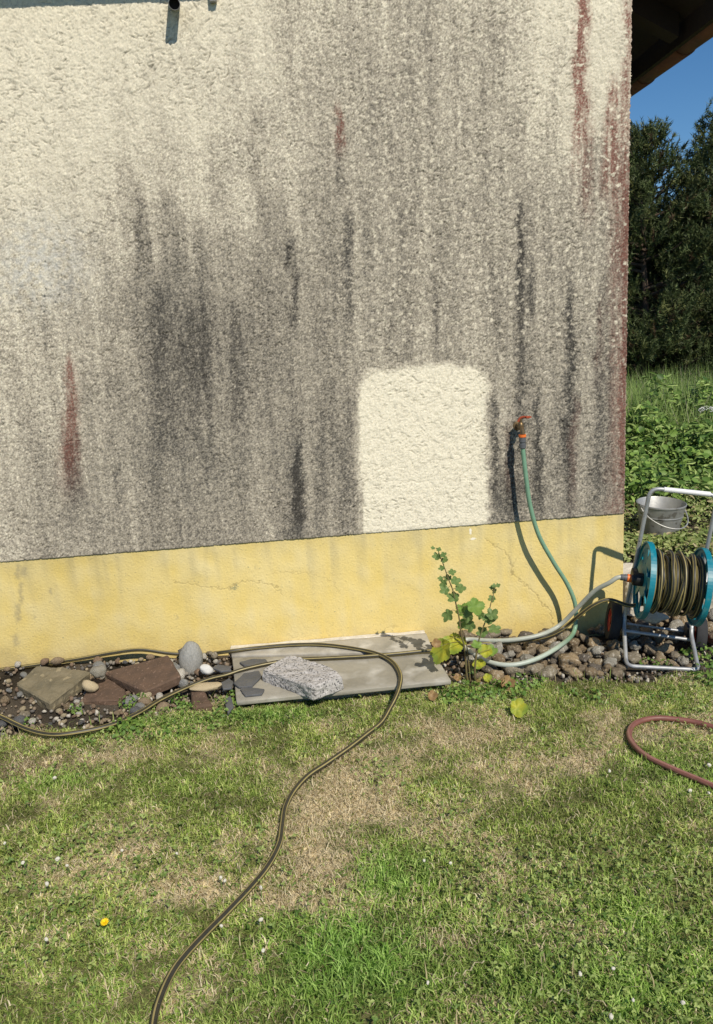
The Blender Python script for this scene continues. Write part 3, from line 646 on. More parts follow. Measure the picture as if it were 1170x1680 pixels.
# ------------------------------------------------------------------ slabs, blocks, stones
def rock_mesh(name, top, thick, m, rough=.006, sub=5, taper=1.0, freq=25, tri=True, origin=None, seed=0, bevel=.006, smooth=False):
    """a slab: world polygon of its upper face, extruded down, edges broken, faces roughened"""
    top = np.array(top, float); c = top.mean(0) if origin is None else np.array(origin)
    dn = (top-top.mean(0))*np.array([taper, taper, 1])+top.mean(0)-np.array([0, 0, thick])
    V = np.concatenate([top, dn])-c; n = len(top)
    F = [tuple(range(n)), tuple(range(2*n-1, n-1, -1))]+[(i, n+i, n+(i+1) % n, (i+1) % n) for i in range(n)]
    bm = bmesh.new(); vs = [bm.verts.new(p) for p in V]
    for f in F: bm.faces.new([vs[i] for i in f])
    bmesh.ops.recalc_face_normals(bm, faces=bm.faces)
    if bevel: bmesh.ops.bevel(bm, geom=bm.edges[:], offset=bevel, segments=1, affect='EDGES')
    bmesh.ops.triangulate(bm, faces=bm.faces)
    for _ in range(sub):
        lim = max(.012, .0)
        E_ = [e for e in bm.edges if e.calc_length() > lim*1.6]
        if not E_: break
        bmesh.ops.subdivide_edges(bm, edges=E_, cuts=1); bmesh.ops.triangulate(bm, faces=bm.faces)
    bm.normal_update(); o3 = Vector((seed*7.3, seed*3.1, 1.7))
    D_ = [(v_.normal.copy(), mnoise.fractal(v_.co*freq+o3, 1.0, 2.0, 4)) for v_ in bm.verts]
    for v_, (nn, k_) in zip(bm.verts, D_): v_.co += nn*rough*k_
    me = bpy.data.meshes.new(name); bm.to_mesh(me); bm.free(); me.materials.append(m)
    if smooth: me.polygons.foreach_set('use_smooth', np.ones(len(me.polygons), bool)); me.set_sharp_from_angle(angle=math.radians(50))
    o = bpy.data.objects.new(name, me); COL.objects.link(o); o.location = c; return o

m_slab = mat('weathered_slab_stone', (.36, .335, .275), (.20, .187, .15), 4.5, .75, .0016, 60, c3=(.48, .46, .41), s3=9, t3=.50, w3=.25)
m_slab3 = mat('paler_slab_stone', (.42, .39, .33), (.26, .245, .205), 5, .8, .0016, 60, c3=(.52, .50, .45), s3=9, t3=.5, w3=.25)
m_slab2 = mat('pale_lime_edge', (.68, .64, .56), (.5, .46, .38), 25, .9, .002, 120)
A = hit(388, 1151, z=ZS); B = hit(740, 1116, z=ZS); Cc = hit(699, 1040, z=ZS); Dd = hit(379, 1066, z=ZS)
slab = rock_mesh('stone_slab', [A, B, hit(713, 1071, z=ZS), hit(381, 1079, z=ZS)], .020, m_slab, .0012, 3, freq=14, bevel=.003, smooth=True); tag(slab, 'large flat grey stone slab under the granite block', 'stone slab')
up = np.array([0, 0, .005])
slab2 = rock_mesh('stone_slab', [hit(380, 1077, z=ZS)+up, hit(712, 1069, z=ZS)+up, Cc+up, Dd+up], .025, m_slab3, .0012, 3, freq=14, bevel=.003, smooth=True); tag(slab2, 'narrow paler back slab between the plinth and the large slab', 'stone slab')
e1 = hit(378, 1062, y=-.022); e2 = hit(697, 1036, y=-.022)
edge = rock_mesh('mortar_strip', [e1+[0, -.014, 0], e2+[0, -.014, 0], e2+[0, .022, 0], e1+[0, .022, 0]], .035, m_slab2, .004, 4, freq=60, bevel=.002); tag(edge, 'pale crumbly mortar strip between the stone slab and the plinth', 'mortar strip')
m_kerb = mat('rough_concrete', (.34, .31, .25), (.24, .22, .17), 14, .95, .004, 70)
k1 = A+[.03, .055, -.022]; k2 = B+[-.03, .055, -.022]
kerb = rock_mesh('concrete_kerb', [k1, k2, k2+[0, .09, 0], k1+[0, .09, 0]], .10, m_kerb, .004, 3, freq=30); tag(kerb, 'rough concrete kerb holding up the front of the stone slab', 'kerb')
m_gran = mat('split_granite', (.50, .475, .45), (.30, .285, .27), 70, .85, .003, 110, c3=(.09, .088, .085), s3=120, t3=.56)
zt = ZS+.062
gr = rock_mesh('granite_block', [hit(430, 1099, z=zt-.01), hit(512, 1127, z=zt-.004), hit(563, 1109, z=zt), hit(540, 1092, z=zt+.004), hit(476, 1073, z=zt+.004)], .062, m_gran, .0065, 6, 1.02, 30, seed=3, bevel=.006); tag(gr, 'rough speckled pale granite block resting on the stone slab', 'granite block')
m_oliv = mat('olive_sandstone', (.21, .175, .11), (.12, .105, .068), 9, .9, .006, 50, c3=(.27, .225, .14), s3=20, t3=.6)
m_brow = mat('brown_sandstone', (.13, .082, .055), (.08, .054, .038), 14, .9, .004, 70, c3=(.19, .125, .09), s3=70, t3=.62)
s1 = rock_mesh('sandstone_slab', [hit(27, 1122, z=.11), hit(82, 1154, z=.085), hit(150, 1101, z=.12), hit(98, 1094, z=.135), hit(60, 1092, z=.14)],   .06, m_oliv, .007, 5, .93, 18, seed=5); tag(s1, 'triangular olive grey sandstone slab tilted on the pebbles at left', 'sandstone slab')
s2 = rock_mesh('sandstone_slab', [hit(172, 1103, z=.10), hit(237, 1134, z=.075), hit(297, 1108, z=.09), hit(276, 1073, z=.125)], .045, m_brow, .004, 5, .97, 16, seed=6); tag(s2, 'largest reddish brown sandstone slab leaning beside the oval boulder', 'sandstone slab')
s3 = rock_mesh('sandstone_slab', [hit(131, 1150, z=.06), hit(208, 1147, z=.06), hit(206, 1130, z=.065), hit(180, 1113, z=.075), hit(154, 1114, z=.075)], .04, m_brow, .005, 5, 1, 20, seed=7); tag(s3, 'smaller brown sandstone slab half under the two larger slabs', 'sandstone slab')
s4 = rock_mesh('broken_brick', [hit(312, 1129, z=.055), hit(316, 1160, z=.04), hit(349, 1156, z=.04), hit(331, 1126, z=.06)], .035, m_brow, .004, 4, 1, 25, seed=8); tag(s4, 'small broken brown brick beside the left end of the slab', 'brick')
m_slate = mat('dark_slate', (.075, .078, .085), (.11, .112, .118), 8, .6, .0012, 50)
m_gry = mat('grey_cobble', (.20, .20, .185), (.33, .325, .30), 8, .65, .0015, 60, c3=(.48, .46, .42), s3=40, t3=.66)
SL_ = [([(393, 1086), (412, 1081), (436, 1081), (440, 1086), (420, 1092), (400, 1091)], ZS+.011, 'dark slate flake near the back left of the stone slab'),
       ([(383, 1120), (400, 1104), (425, 1100), (430, 1108), (414, 1125), (392, 1127)], ZS+.012, 'dark slate flake touching the granite block on its left'),
       ([(394, 1130), (398, 1126), (434, 1130), (430, 1138), (402, 1141)], ZS+.011, 'front dark slate flake on the left corner of the slab'),
       ([(348, 1095), (358, 1090), (376, 1092), (380, 1099), (362, 1101)], .075, 'dark slate piece between white stone and stone slab'),
       ([(362, 1120), (376, 1112), (383, 1118), (380, 1128), (366, 1130)], .06, 'dark slate piece at the left edge of the slab'),
       ([(368, 1150), (378, 1140), (384, 1158), (374, 1170)], .045, 'dark slate chip standing below the slab corner')]
for i, (P, z_, lab) in enumerate(SL_): tag(rock_mesh('slate_piece', [hit(a, b_, z=z_) for a, b_ in P], .010, m_slate, .002, 3, 1, 30, seed=10+i, bevel=.002), lab, 'slate', 'slate pieces around the slab')

def pebble_mesh(name, m, seed, sub=3, flat=.7, amp=.22, smooth=True):
    bm = bmesh.new(); bmesh.ops.create_icosphere(bm, subdivisions=sub, radius=1); o3 = Vector((seed*5.1, seed*2.3, seed))
    r = random.Random(seed); sx, sy = r.uniform(.85, 1.2), r.uniform(.7, .95)
    for v_ in bm.verts:
        k_ = 1+amp*mnoise.noise(v_.co*1.1+o3)+amp*.5*mnoise.noise(v_.co*2.3+o3)+.025*mnoise.noise(v_.co*6+o3)
        v_.co *= k_; v_.co.x *= sx; v_.co.y *= sy; v_.co.z *= flat
    me = bpy.data.meshes.new(name); bm.to_mesh(me); bm.free(); me.materials.append(m)
    if smooth: me.polygons.foreach_set('use_smooth', np.ones(len(me.polygons), bool))
    return me
def place(name, me, loc, s, rot, label, cat, group=None):
    o = bpy.data.objects.new(name, me); COL.objects.link(o); o.location = loc; o.scale = (s if hasattr(s, '__len__') else (s, s, s)); o.rotation_euler = rot
    return tag(o, label, cat, group)
p = hit(313, 1082, y=-.17)
place('boulder', pebble_mesh('boulder', m_gry, 4, 4, 1, .07), p, (.058, .06, .085), (-.2, .16, .3), 'smooth grey oval boulder standing upright against the yellow plinth', 'boulder')
m_wst = mat('white_stone', (.62, .61, .58), (.5, .49, .46), 12, .7, .001, 60)
p = gz_(339, 1099, .05); place('white_stone', pebble_mesh('white_stone', m_wst, 5), p, (.03, .026, .032), (.3, .5, 0), 'white pointed stone tucked beside the oval grey boulder', 'stone')
m_ylw = mat('yellowish_stone', (.50, .41, .26), (.36, .29, .18), 14, .85, .002, 60)
p = hit(147, 1126, z=.095); place('tan_stone', pebble_mesh('tan_stone', m_ylw, 6), p, (.032, .028, .034), (.3, .5, 0), 'small tan stone lying between the olive and brown slabs', 'stone')
p = gz_(162, 1102, .09); place('mortar_lump', pebble_mesh('mortar_lump', m_kerb, 8, 3, .8, .3), p, (.036, .03, .034), (.3, .1, 0), 'grey lump of old mortar behind the sandstone slabs', 'mortar lump')
p = gz_(338, 1127, .05); place('flat_stone', pebble_mesh('flat_stone', m_ylw, 9, 3, .4), p, (.065, .035, .035), (.1, .0, .1), 'flat tan stone behind the broken brown brick', 'stone')
m_pal = mat('pale_rubble', (.62, .57, .48), (.46, .42, .35), 12, .9, .003, 60)
p = cartp(-.01, .12, .13); place('rubble_stone', pebble_mesh('rubble_stone', m_pal, 12, 3, .6, .4, False), p, (.085, .06, .05), (.1, .2, .3), 'pale broken rubble stone under the hose reel drum', 'stone')
p = hit(1036, 955, y=.14); rb = rock_mesh('rubble_block', [p+[-.06, -.08, .06], p+[.09, -.07, .05], p+[.10, .1, .07], p+[-.06, .1, .07]], .22, m_pal, .012, 4, 1, 14, seed=21); tag(rb, 'whitewashed rubble block at the foot of the house corner', 'stone block')
p = hit(1165, 990, y=.15); rb = rock_mesh('rubble_block', [p+[-.12, -.1, .06], p+[.25, -.1, .05], p+[.25, .12, .06], p+[-.12, .12, .06]], .2, m_kerb, .012, 4, 1, 14, seed=22); tag(rb, 'brown grey concrete block right of the hose reel', 'stone block')

PAL = [((.24, .175, .105), (.12, .09, .055), (.44, .38, .27)), ((.19, .16, .115), (.28, .24, .17), (.44, .40, .33)), ((.14, .11, .075), (.24, .19, .13), (.40, .34, .24)), ((.30, .23, .14), (.17, .13, .08), (.50, .45, .36)), ((.22, .205, .17), (.32, .30, .25), (.50, .48, .43)), ((.15, .125, .10), (.09, .078, .06), (.36, .32, .27)), ((.36, .27, .16), (.22, .16, .095), (.48, .42, .32))]
cob = []
for i, (c1, c2, c3) in enumerate(PAL):
    mm = mat('river_cobble_surface', c1, c2, 2.6, .65, .012, 9, c3=c3, s3=3.2, t3=.56, w3=.12)
    cob += [pebble_mesh('cobble', mm, 31+i*3+j, 3, .70, .52) for j in range(2)]
PAL2 = [((.50, .42, .27), (.38, .31, .2)), ((.6, .57, .5), (.47, .44, .38)), ((.2, .2, .19), (.3, .3, .28)), ((.09, .09, .095), (.14, .14, .14)), ((.33, .25, .16), (.24, .18, .12)), ((.29, .2, .13), (.2, .14, .1))]
peb = []
for i, (c1, c2) in enumerate(PAL2):
    mm = mat('garden_pebble_surface', c1, c2, 2.5, .7, .015, 10)
    peb += [pebble_mesh('pebble', mm, 71+i*3+j, 2, .65, .25) for j in range(2)]
R = random.Random(11)
def blocked(x, y, r):
    uu, vv = proj((x, y, .05)); uu = float(uu); vv = float(vv)
    if A[0]-r < x < B[0]+r and y > A[1]-r: return True
    q = CART.transposed() @ (Vector((x, y, float(G(x, y))+.03))-CLOC)
    if abs(abs(q.x)-.187) < .03+r and abs(q.y-.079) < .075+r*.6: return True
    if abs(q.x) < .17+r*.6 and -.27-r < q.y < -.19+r*.5: return True
    return False
pts = []
def scatter(n, xa, xb, fy, rmin, rmax, pile, meshes, name, lab, cat, grp, sep=.8):
    cnt = 0
    for _ in range(n*40):
        if cnt >= n: break
        x = R.uniform(xa, xb); y = fy(x); r = R.uniform(rmin, rmax)*(R.uniform(.75, 1.0))
        if blocked(x, y, r*.8) or any((x-q[0])**2+(y-q[1])**2 < (sep*(r+q[2]))**2 for q in pts): continue
        pts.append((x, y, r)); cnt += 1
        z = float(G(x, y))+r*.35+pile(x, y)
        place(name, R.choice(meshes), (x, y, z), r, (R.uniform(-.4, .4), R.uniform(-.4, .4), R.uniform(0, 6.3)), lab, cat, grp)
def py_r(x): return R.uniform(float(edge_y(x))+.05, -.05 if x < XC-.02 else .4)
pile_r = lambda x, y: .03*float(sstep(-.5, -.1, y))
scatter(80, .66, 1.62, py_r, .03, .055, pile_r, cob, 'cobble', 'rounded brown and grey river cobble in the stone bed under the hose reel', 'cobble', 'cobbles in the stone bed by the reel', .82)
scatter(26, 1.5, 2.3, py_r, .035, .06, pile_r, cob, 'cobble', 'rounded brown and grey river cobble in the stone bed under the hose reel', 'cobble', 'cobbles in the stone bed by the reel', .85)
scatter(70, .62, 2.0, py_r, .016, .028, pile_r, cob, 'cobble', 'rounded brown and grey river cobble in the stone bed under the hose reel', 'cobble', 'cobbles in the stone bed by the reel', .72)
py_l = lambda x: R.uniform(float(edge_y(x))+.03, -.04)
scatter(48, -1.95, -.5, py_l, .022, .042, lambda x, y: .02*float(sstep(-.4, -.05, y)), peb+cob[:4], 'pebble', 'loose rounded garden pebble in the stone bed at left', 'pebble', 'pebbles in the left stone bed', .9)
scatter(150, -1.95, -.5, py_l, .010, .022, lambda x, y: .015*float(sstep(-.4, -.05, y)), peb, 'pebble', 'loose rounded garden pebble in the stone bed at left', 'pebble', 'pebbles in the left stone bed', .8)

# fine gravel between them: nobody could count it
V = []; F = []; Cg = []; base = bmesh.new(); bmesh.ops.create_icosphere(base, subdivisions=1, radius=1); bv = np.array([v_.co for v_ in base.verts]); bf = np.array([[v_.index for v_ in f.verts] for f in base.faces]); base.free()
n = 3600; x = rng.uniform(-2.2, 2.4, n); y = edge_y(x)+rng.uniform(-.05, 1, n)**1.3*(-.03-edge_y(x)); y = np.where(x > XC, edge_y(x)+rng.uniform(-.05, .9, n), y)
r = rng.uniform(.004, .012, n); pc = np.array([[.3, .25, .17], [.22, .2, .17], [.12, .11, .1], [.42, .39, .33], [.18, .13, .09], [.2, .155, .11]])[rng.integers(0, 6, n)]
for i in range(n):
    q = bv*(1+.3*rng.standard_normal((len(bv), 1))*.5)*r[i]*rng.uniform(.6, 1.2, 3)+[x[i], y[i], float(G(x[i], y[i]))+r[i]*.1]
    V.append(q)
F = (bf[None]+(np.arange(n)*len(bv))[:, None, None]).reshape(-1, 3)
gv_ = mk('gravel', np.concatenate(V), F, attr_mat('gravel_bits', rough=.85, vary=.2, vscale=200), col=np.repeat(pc, len(bv), 0)); tag(gv_, 'fine gravel and soil crumbs between the stones', 'gravel', kind='stuff')

# ------------------------------------------------------------------ grass
def blades(x, y, z, L, wd, lean, az, curl, C):
    """each blade: a quad and a tip triangle, 5 vertices"""
    n = len(x); dx, dy = np.cos(az), np.sin(az); fx, fy = np.cos(az+math.pi/2+curl), np.sin(az+math.pi/2+curl)
    V = np.zeros((n, 5, 3))
    for k_, (t, wf) in enumerate(((0, 1), (.55, .8), (1, 0))):
        ln = lean*(t*.6+.4*t*t); ox = L*np.sin(ln)*t; oz = L*np.cos(ln)*t
        cx, cy, cz = x+dx*ox, y+dy*ox, z+oz
        if k_ < 2:
            for s_, i in ((-1, 0), (1, 1)):
                V[:, 2*k_+i] = np.stack([cx+s_*fx*wd*wf/2, cy+s_*fy*wd*wf/2, cz], 1)
        else: V[:, 4] = np.stack([cx, cy, cz], 1)
    b0 = np.arange(n)[:, None]*5
    return V.reshape(-1, 3), [b0+np.array([[0, 1, 3, 2]]), b0+np.array([[2, 3, 4]])], np.repeat(C, 5, 0)

def lawn_mask(x, y):
    e = edge_y(x)+.035*gnoise(2, x, y)
    return y < e
n = 520000; x = rng.uniform(-2.3, 2.6, n); y = rng.uniform(-3.0, -.35, n)
# fewer blades where they cannot be told apart: keep the full density close to the camera
k = lawn_mask(x, y); x, y = x[k], y[k]
dr = dryness(x, y); gr_ = blobs(GREEN, x, y)
bare = np.exp(-(((x-hit(45, 1275, z=0)[0])/.2)**2+((y-hit(45, 1275, z=0)[1])/.09)**2))
k = rng.uniform(0, 1, len(x)) > np.maximum(.62*dr**2, .75*bare); x, y, dr, gr_ = x[k], y[k], dr[k], gr_[k]; n = len(x)
isdry = rng.uniform(0, 1, n) < np.clip(.12+.76*dr-.14*gr_, 0, .92)
L = rng.uniform(.013, .031, n)*(1+.45*gr_)*(1-.35*dr); wd = rng.uniform(.002, .0045, n); cl_ = gnoise(3, x, y, 60)+.6*gnoise(4, x, y, 70); L *= np.clip(1+.22*cl_, .5, 1.6)
lean = np.where(isdry, rng.uniform(.8, 1.55, n), rng.uniform(.4, 1.5, n))
gA = np.array([.265, .375, .065]); gB = np.array([.60, .65, .22]); gD = np.array([.11, .18, .03]); sA = np.array([.80, .70, .46]); sB = np.array([.36, .285, .155])
q = rng.uniform(0, 1, (n, 1)); q2 = rng.uniform(0, 1, (n, 1))
C = np.where(q2 < .3, gD*(1-q)+gA*q, gA*(1-q)+gB*q); C = C*(1-.25*gr_[:, None]*np.array([1, 0, .6])); C = np.where(isdry[:, None], sA*q+sB*(1-q), C)
C *= np.clip(1+.10*gnoise(1, x, y)+.16*cl_, .5, 1.6)[:, None]
V, F, CC = blades(x, y, G(x, y)-.003, L, wd, lean, rng.uniform(0, 6.283, n), rng.uniform(-.6, .6, n), C)
m_blade = attr_mat('grass_blades', rough=.6, spec=.25, trans=.4)
lw = mk('lawn_grass', V, F, m_blade, col=np.clip(CC, 0, 1)); tag(lw, 'short mown lawn of green and dried straw coloured grass', 'grass', kind='stuff')
n = 200000; x = rng.uniform(-2.3, 2.5, n); y = rng.uniform(-3.0, -.35, n); k = lawn_mask(x, y); x, y = x[k], y[k]; dr = dryness(x, y)
k = rng.uniform(0, 1, len(x)) < np.clip(1.6*dr-.50, .05, 1); x, y, dr = x[k], y[k], dr[k]; n = len(x); q = rng.uniform(0, 1, (n, 1))
C = np.array([.38, .30, .17])*(1-q)+np.array([.86, .76, .52])*q; k = rng.uniform(0, 1, n) < .12; C[k] = [.20, .23, .06]
V, F, CC = blades(x, y, G(x, y)+rng.uniform(.0, .009, n), rng.uniform(.015, .045, n), rng.uniform(.0018, .004, n), rng.uniform(1.25, 1.75, n), rng.uniform(0, 6.283, n), rng.uniform(-1.5, 1.5, n), C)
st = mk('straw_litter', V, F, m_blade, col=CC); tag(st, 'dry straw litter lying over the worn parts of the lawn', 'straw', kind='stuff')
# longer tufts in the lush patches and along the stones
n = 14000; x = rng.uniform(-2.2, 2.4, n); y = rng.uniform(-2.9, -.3, n); e = edge_y(x)
keep = (y < e+.05) & ((rng.uniform(0, 1, n) < .10+.6*blobs(GREEN, x, y)) | (np.abs(y-e) < .06)) & ~((x > A[0]) & (x < B[0]) & (y > A[1]-.07)); x, y = x[keep], y[keep]; n = len(x)
q = rng.uniform(0, 1, (n, 1)); C = np.array([.19, .28, .05])*(1-q)+np.array([.42, .48, .16])*q; dd = rng.uniform(0, 1, n) < .3; C[dd] = [.52, .44, .25]
V, F, CC = blades(x, y, G(x, y)-.004, rng.uniform(.03, .065, n), rng.uniform(.002, .004, n), rng.uniform(.2, 1.2, n), rng.uniform(0, 6.283, n), rng.uniform(-.5, .5, n), C)
tf = mk('grass_tufts', V, F, m_blade, col=CC); tag(tf, 'longer grass tufts along the stone edging and in lush lawn', 'grass', kind='stuff')

def leaflets(P, size, nrm, az, C, aspect=.8, fold=.25):
    """diamond leaflets of 6 vertices, folded along the midrib"""
    n = len(P); nrm = nrm/np.linalg.norm(nrm, axis=1)[:, None]; ref = np.stack([np.cos(az), np.sin(az), np.zeros(n)], 1)
    t = ref-nrm*np.sum(ref*nrm, 1)[:, None]; t /= np.linalg.norm(t, axis=1)[:, None]+1e-9; s_ = np.cross(nrm, t)
    V = np.zeros((n, 9, 3)); S_ = size[:, None]; A_ = aspect*S_*s_*.5; up_ = nrm*S_*fold*.4
    V[:, 0] = P; V[:, 1] = P+t*S_*.5-nrm*S_*.05; V[:, 2] = P+t*S_-nrm*S_*.18
    for k_, sg in ((3, 1), (6, -1)):
        V[:, k_] = P+t*S_*.16+sg*A_*.72+up_*.7; V[:, k_+1] = P+t*S_*.46+sg*A_+up_; V[:, k_+2] = P+t*S_*.80+sg*A_*.66+up_*.4-nrm*S_*.08
    b0 = np.arange(n)[:, None]*9
    F = np.concatenate([b0+np.array([q_]) for q_ in ((0, 3, 1), (3, 4, 1), (4, 5, 1), (5, 2, 1), (0, 1, 6), (6, 1, 7), (7, 1, 8), (8, 1, 2))])
    return V.reshape(-1, 3), F, np.repeat(C, 9, 0)
n = 50000; x = rng.uniform(-2.2, 2.4, n); y = rng.uniform(-2.9, -.35, n)
k = lawn_mask(x, y) & (rng.uniform(0, 1, n) < np.clip(.14+.9*blobs(CLOVER, x, y)+.22*gnoise(1, x, y)-.5*blobs(DRY, x, y), .02, 1)); x, y = x[k], y[k]; n = len(x)
h = G(x, y)+rng.uniform(.006, .034, n); az0 = rng.uniform(0, 6.283, n); q = rng.uniform(0, 1, (n, 1)); C0 = np.array([.09, .17, .03])*(1-q)+np.array([.40, .48, .15])*q
tl0 = rng.standard_normal((n, 3))*.65+[0, -.1, 1]; sz = rng.uniform(.005, .0105, n)
Vs, Fs, Cs = [], [], []
for k_ in range(3):
    az = az0+k_*2.094; V, F, CC = leaflets(np.stack([x, y, h], 1), sz, tl0+.3*rng.standard_normal((n, 3)), az, C0, .72)
    Fs.append(F+sum(len(q_) for q_ in Vs)); Vs.append(V); Cs.append(CC)
m_leaf = attr_mat('leaf_green', rough=.5, spec=.3, trans=.25)
cl = mk('clover', np.concatenate(Vs), np.concatenate(Fs), m_leaf, col=np.concatenate(Cs)); tag(cl, 'clover leaves growing through the mown lawn', 'clover', kind='stuff')

# small weeds between the stones
def weed_clump(cx, cy, rad, n, h0, size, C1, C2, Vs, Fs, Cs, up=.8):
    a = rng.uniform(0, 6.283, n); r = rad*np.sqrt(rng.uniform(0, 1, n)); x = cx+r*np.cos(a); y = cy+r*np.sin(a)
    h = G(x, y)+h0*(1-(r/rad)**2*.6)*rng.uniform(.15, 1, n); q = rng.uniform(0, 1, (n, 1)); C = np.array(C1)*(1-q)+np.array(C2)*q
    nr = np.stack([np.cos(a)*.5, np.sin(a)*.5-.2, np.full(n, up)], 1)+.45*rng.standard_normal((n, 3))
    V, F, CC = leaflets(np.stack([x, y, h], 1), rng.uniform(.5, 1, n)*size, nr, a+rng.normal(0, .8, n), C, .75)
    Fs.append(F+sum(len(k) for k in Vs)); Vs.append(V); Cs.append(CC)
Vs, Fs, Cs = [], [], []
WG1, WG2 = (.07, .15, .025), (.22, .33, .07)
for uu, vv, rd, nn, hh, szz in ((205, 1195, .07, 130, .06, .022), (210, 1150, .035, 50, .05, .018), (235, 1140, .03, 40, .04, .016), (385, 1140, .04, 70, .05, .018), (375, 1165, .06, 90, .06, .02), (305, 1160, .04, 50, .05, .018), (290, 1145, .04, 50, .04, .016), (125, 1160, .03, 30, .04, .016), (45, 1180, .03, 30, .03, .014),
                                (830, 1130, .09, 160, .06, .022), (870, 1115, .07, 90, .05, .02), (780, 1135, .08, 130, .06, .022), (745, 1140, .06, 90, .05, .022), (1065, 1085, .04, 50, .04, .016), (1090, 1088, .03, 40, .05, .016), (1100, 1136, .05, 60, .04, .016), (1150, 1075, .08, 130, .08, .022), (1165, 1110, .09, 120, .07, .022), (1060, 1140, .05, 40, .04, .016), (930, 1130, .05, 50, .04, .018), (980, 1138, .06, 50, .04, .018),
                                (420, 1182, .07, 90, .05, .016), (480, 1176, .05, 50, .04, .016), (330, 1185, .08, 90, .05, .018), (270, 1195, .08, 90, .05, .018), (150, 1205, .06, 40, .04, .016)):
    p = gz_(uu, vv, .02); weed_clump(p[0], p[1], rd, nn, hh, szz, WG1, WG2, Vs, Fs, Cs)
wd_ = mk('small_weeds', np.concatenate(Vs), np.concatenate(Fs), m_leaf, col=np.concatenate(Cs)); tag(wd_, 'low leafy weeds sprouting between stones and lawn', 'weeds', kind='stuff')

# ------------------------------------------------------------------ clover flowers, dandelion
m_cf = mat('white_clover_petals', (.70, .68, .60), (.46, .42, .33), 300, .8)
m_stem = mat('green_stem', (.10, .17, .04), rough=.6)
fh = pebble_mesh('flower_head', m_cf, 90, 2, .85, .35, False); sb = MB(); sb.tube([(0, 0, -.04), (.001, 0, -.02), (0, 0, 0)], .0012, 5)
st_o = sb.build('stem', m_stem); 
fl0 = None
for uu, vv in ((90, 1276), (95, 1409), (38, 1415), (77, 1450), (200, 1395), (290, 1400), (369, 1445), (428, 1456), (428, 1509), (76, 1541), (432, 1559), (363, 1519), (8, 1383), (702, 1612), (1006, 1589), (952, 1598), (1039, 1641), (1121, 1645), (1003, 1668), (696, 1412), (1132, 1297), (1163, 1301), (1163, 1255), (739, 1416), (110, 1420), (362, 1440), (1000, 1265)):
    p = gz_(uu, vv, .042); e = empty('clover_flower', p); e.rotation_euler = (R.uniform(-.4, .4), R.uniform(-.4, .4), R.uniform(0, 6))
    tag(e, 'small round white clover blossom standing in the mown lawn', 'clover flower', 'clover flowers in the lawn')
    h = bpy.data.objects.new('flower_head', fh); COL.objects.link(h); h.parent = e; s_ = R.uniform(.0048, .0075); h.scale = (s_, s_, s_)
    if fl0 is None: st_o.parent = e; fl0 = st_o
    else: k_ = st_o.copy(); COL.objects.link(k_); k_.parent = e
m_dand = mat('yellow_petals', (.85, .62, .01), (.75, .5, .01), 200, .6)
p = gz_(172, 1513, .04); dn = empty('dandelion', p); dn.scale = (.85, .85, 1); dn.rotation_euler = (.35, 0, 0); tag(dn, 'single bright yellow dandelion flower in the lawn at left', 'dandelion')
b = MB()
for ring, (n, r0, z_) in enumerate(((14, .014, .002), (11, .010, .004), (7, .006, .006))):
    for k_ in range(n):
        t = 2*math.pi*k_/n+ring*.2; d_ = np.array([math.cos(t), math.sin(t), 0]); s_ = np.array([-math.sin(t), math.cos(t), 0])*.0022
        b.add([np.array([0, 0, 0])-s_*.5, d_*r0*.6-s_+[0, 0, z_*.7], d_*r0+[0, 0, z_], d_*r0*.6+s_+[0, 0, z_*.7], s_*.5], [(0, 1, 2, 3, 4)])
b.build('petals', m_dand, dn); b = MB(); b.tube([(0, 0, -.035), (.002, 0, -.015), (0, 0, 0)], .0016, 6); b.build('stem', m_stem, dn)

# ------------------------------------------------------------------ the mallow plant at the wall
def lobed_leaf(name, m, lobes=5, depth=.35, cup=.2, seed=0, tooth=.06):
    n = 60; r_ = random.Random(seed); ph = r_.uniform(0, 6); V = [(0, 0, 0)]; F = []
    for ring, f in enumerate((.5, 1.0)):
        for i in range(n):
            t = -math.pi+2*math.pi*(i+.5)/n                  # t = 0 points to the tip
            lob = abs(math.cos(t*lobes/2))**.7; env = .62+.38*math.cos(t*.5)**2
            r = env*(1-depth+depth*lob)*(1+tooth*math.sin(t*26+ph)*(f == 1)); gap = 1-.85*math.exp(-((abs(t)-math.pi)/.22)**2)
            rr_ = .5*r*f*gap
            V.append((.28+rr_*math.cos(t)*1.0-.28*(1-gap), rr_*math.sin(t)*1.1, cup*(rr_*2)**2*.35+.035*math.sin(t*lobes+ph)*f-.12*cup*abs(math.sin(t))*f))
    for i in range(n):
        j = (i+1) % n; F.append((0, 1+i, 1+j)); F.append((1+i, 1+n+i, 1+n+j, 1+j))
    V[0] = (.28, 0, -.01)
    me = bpy.data.meshes.new(name); me.from_pydata(V, [], F); me.materials.append(m); me.polygons.foreach_set('use_smooth', np.ones(len(me.polygons), bool)); return me
def leaf_mat(name, c1, c2, scale=3):
    m = mat(name, c1, c2, scale, .5, spec=.3); n, l = m.node_tree.nodes, m.node_tree.links; b_ = n['Principled BSDF']
    tr = n.new('ShaderNodeBsdfTranslucent'); src = b_.inputs['Base Color'].links[0].from_socket; l.new(src, tr.inputs['Color'])
    ms = n.new('ShaderNodeMixShader'); ms.inputs[0].default_value = .3; l.new(b_.outputs[0], ms.inputs[1]); l.new(tr.outputs[0], ms.inputs[2]); l.new(ms.outputs[0], n['Material Output'].inputs['Surface']); return m
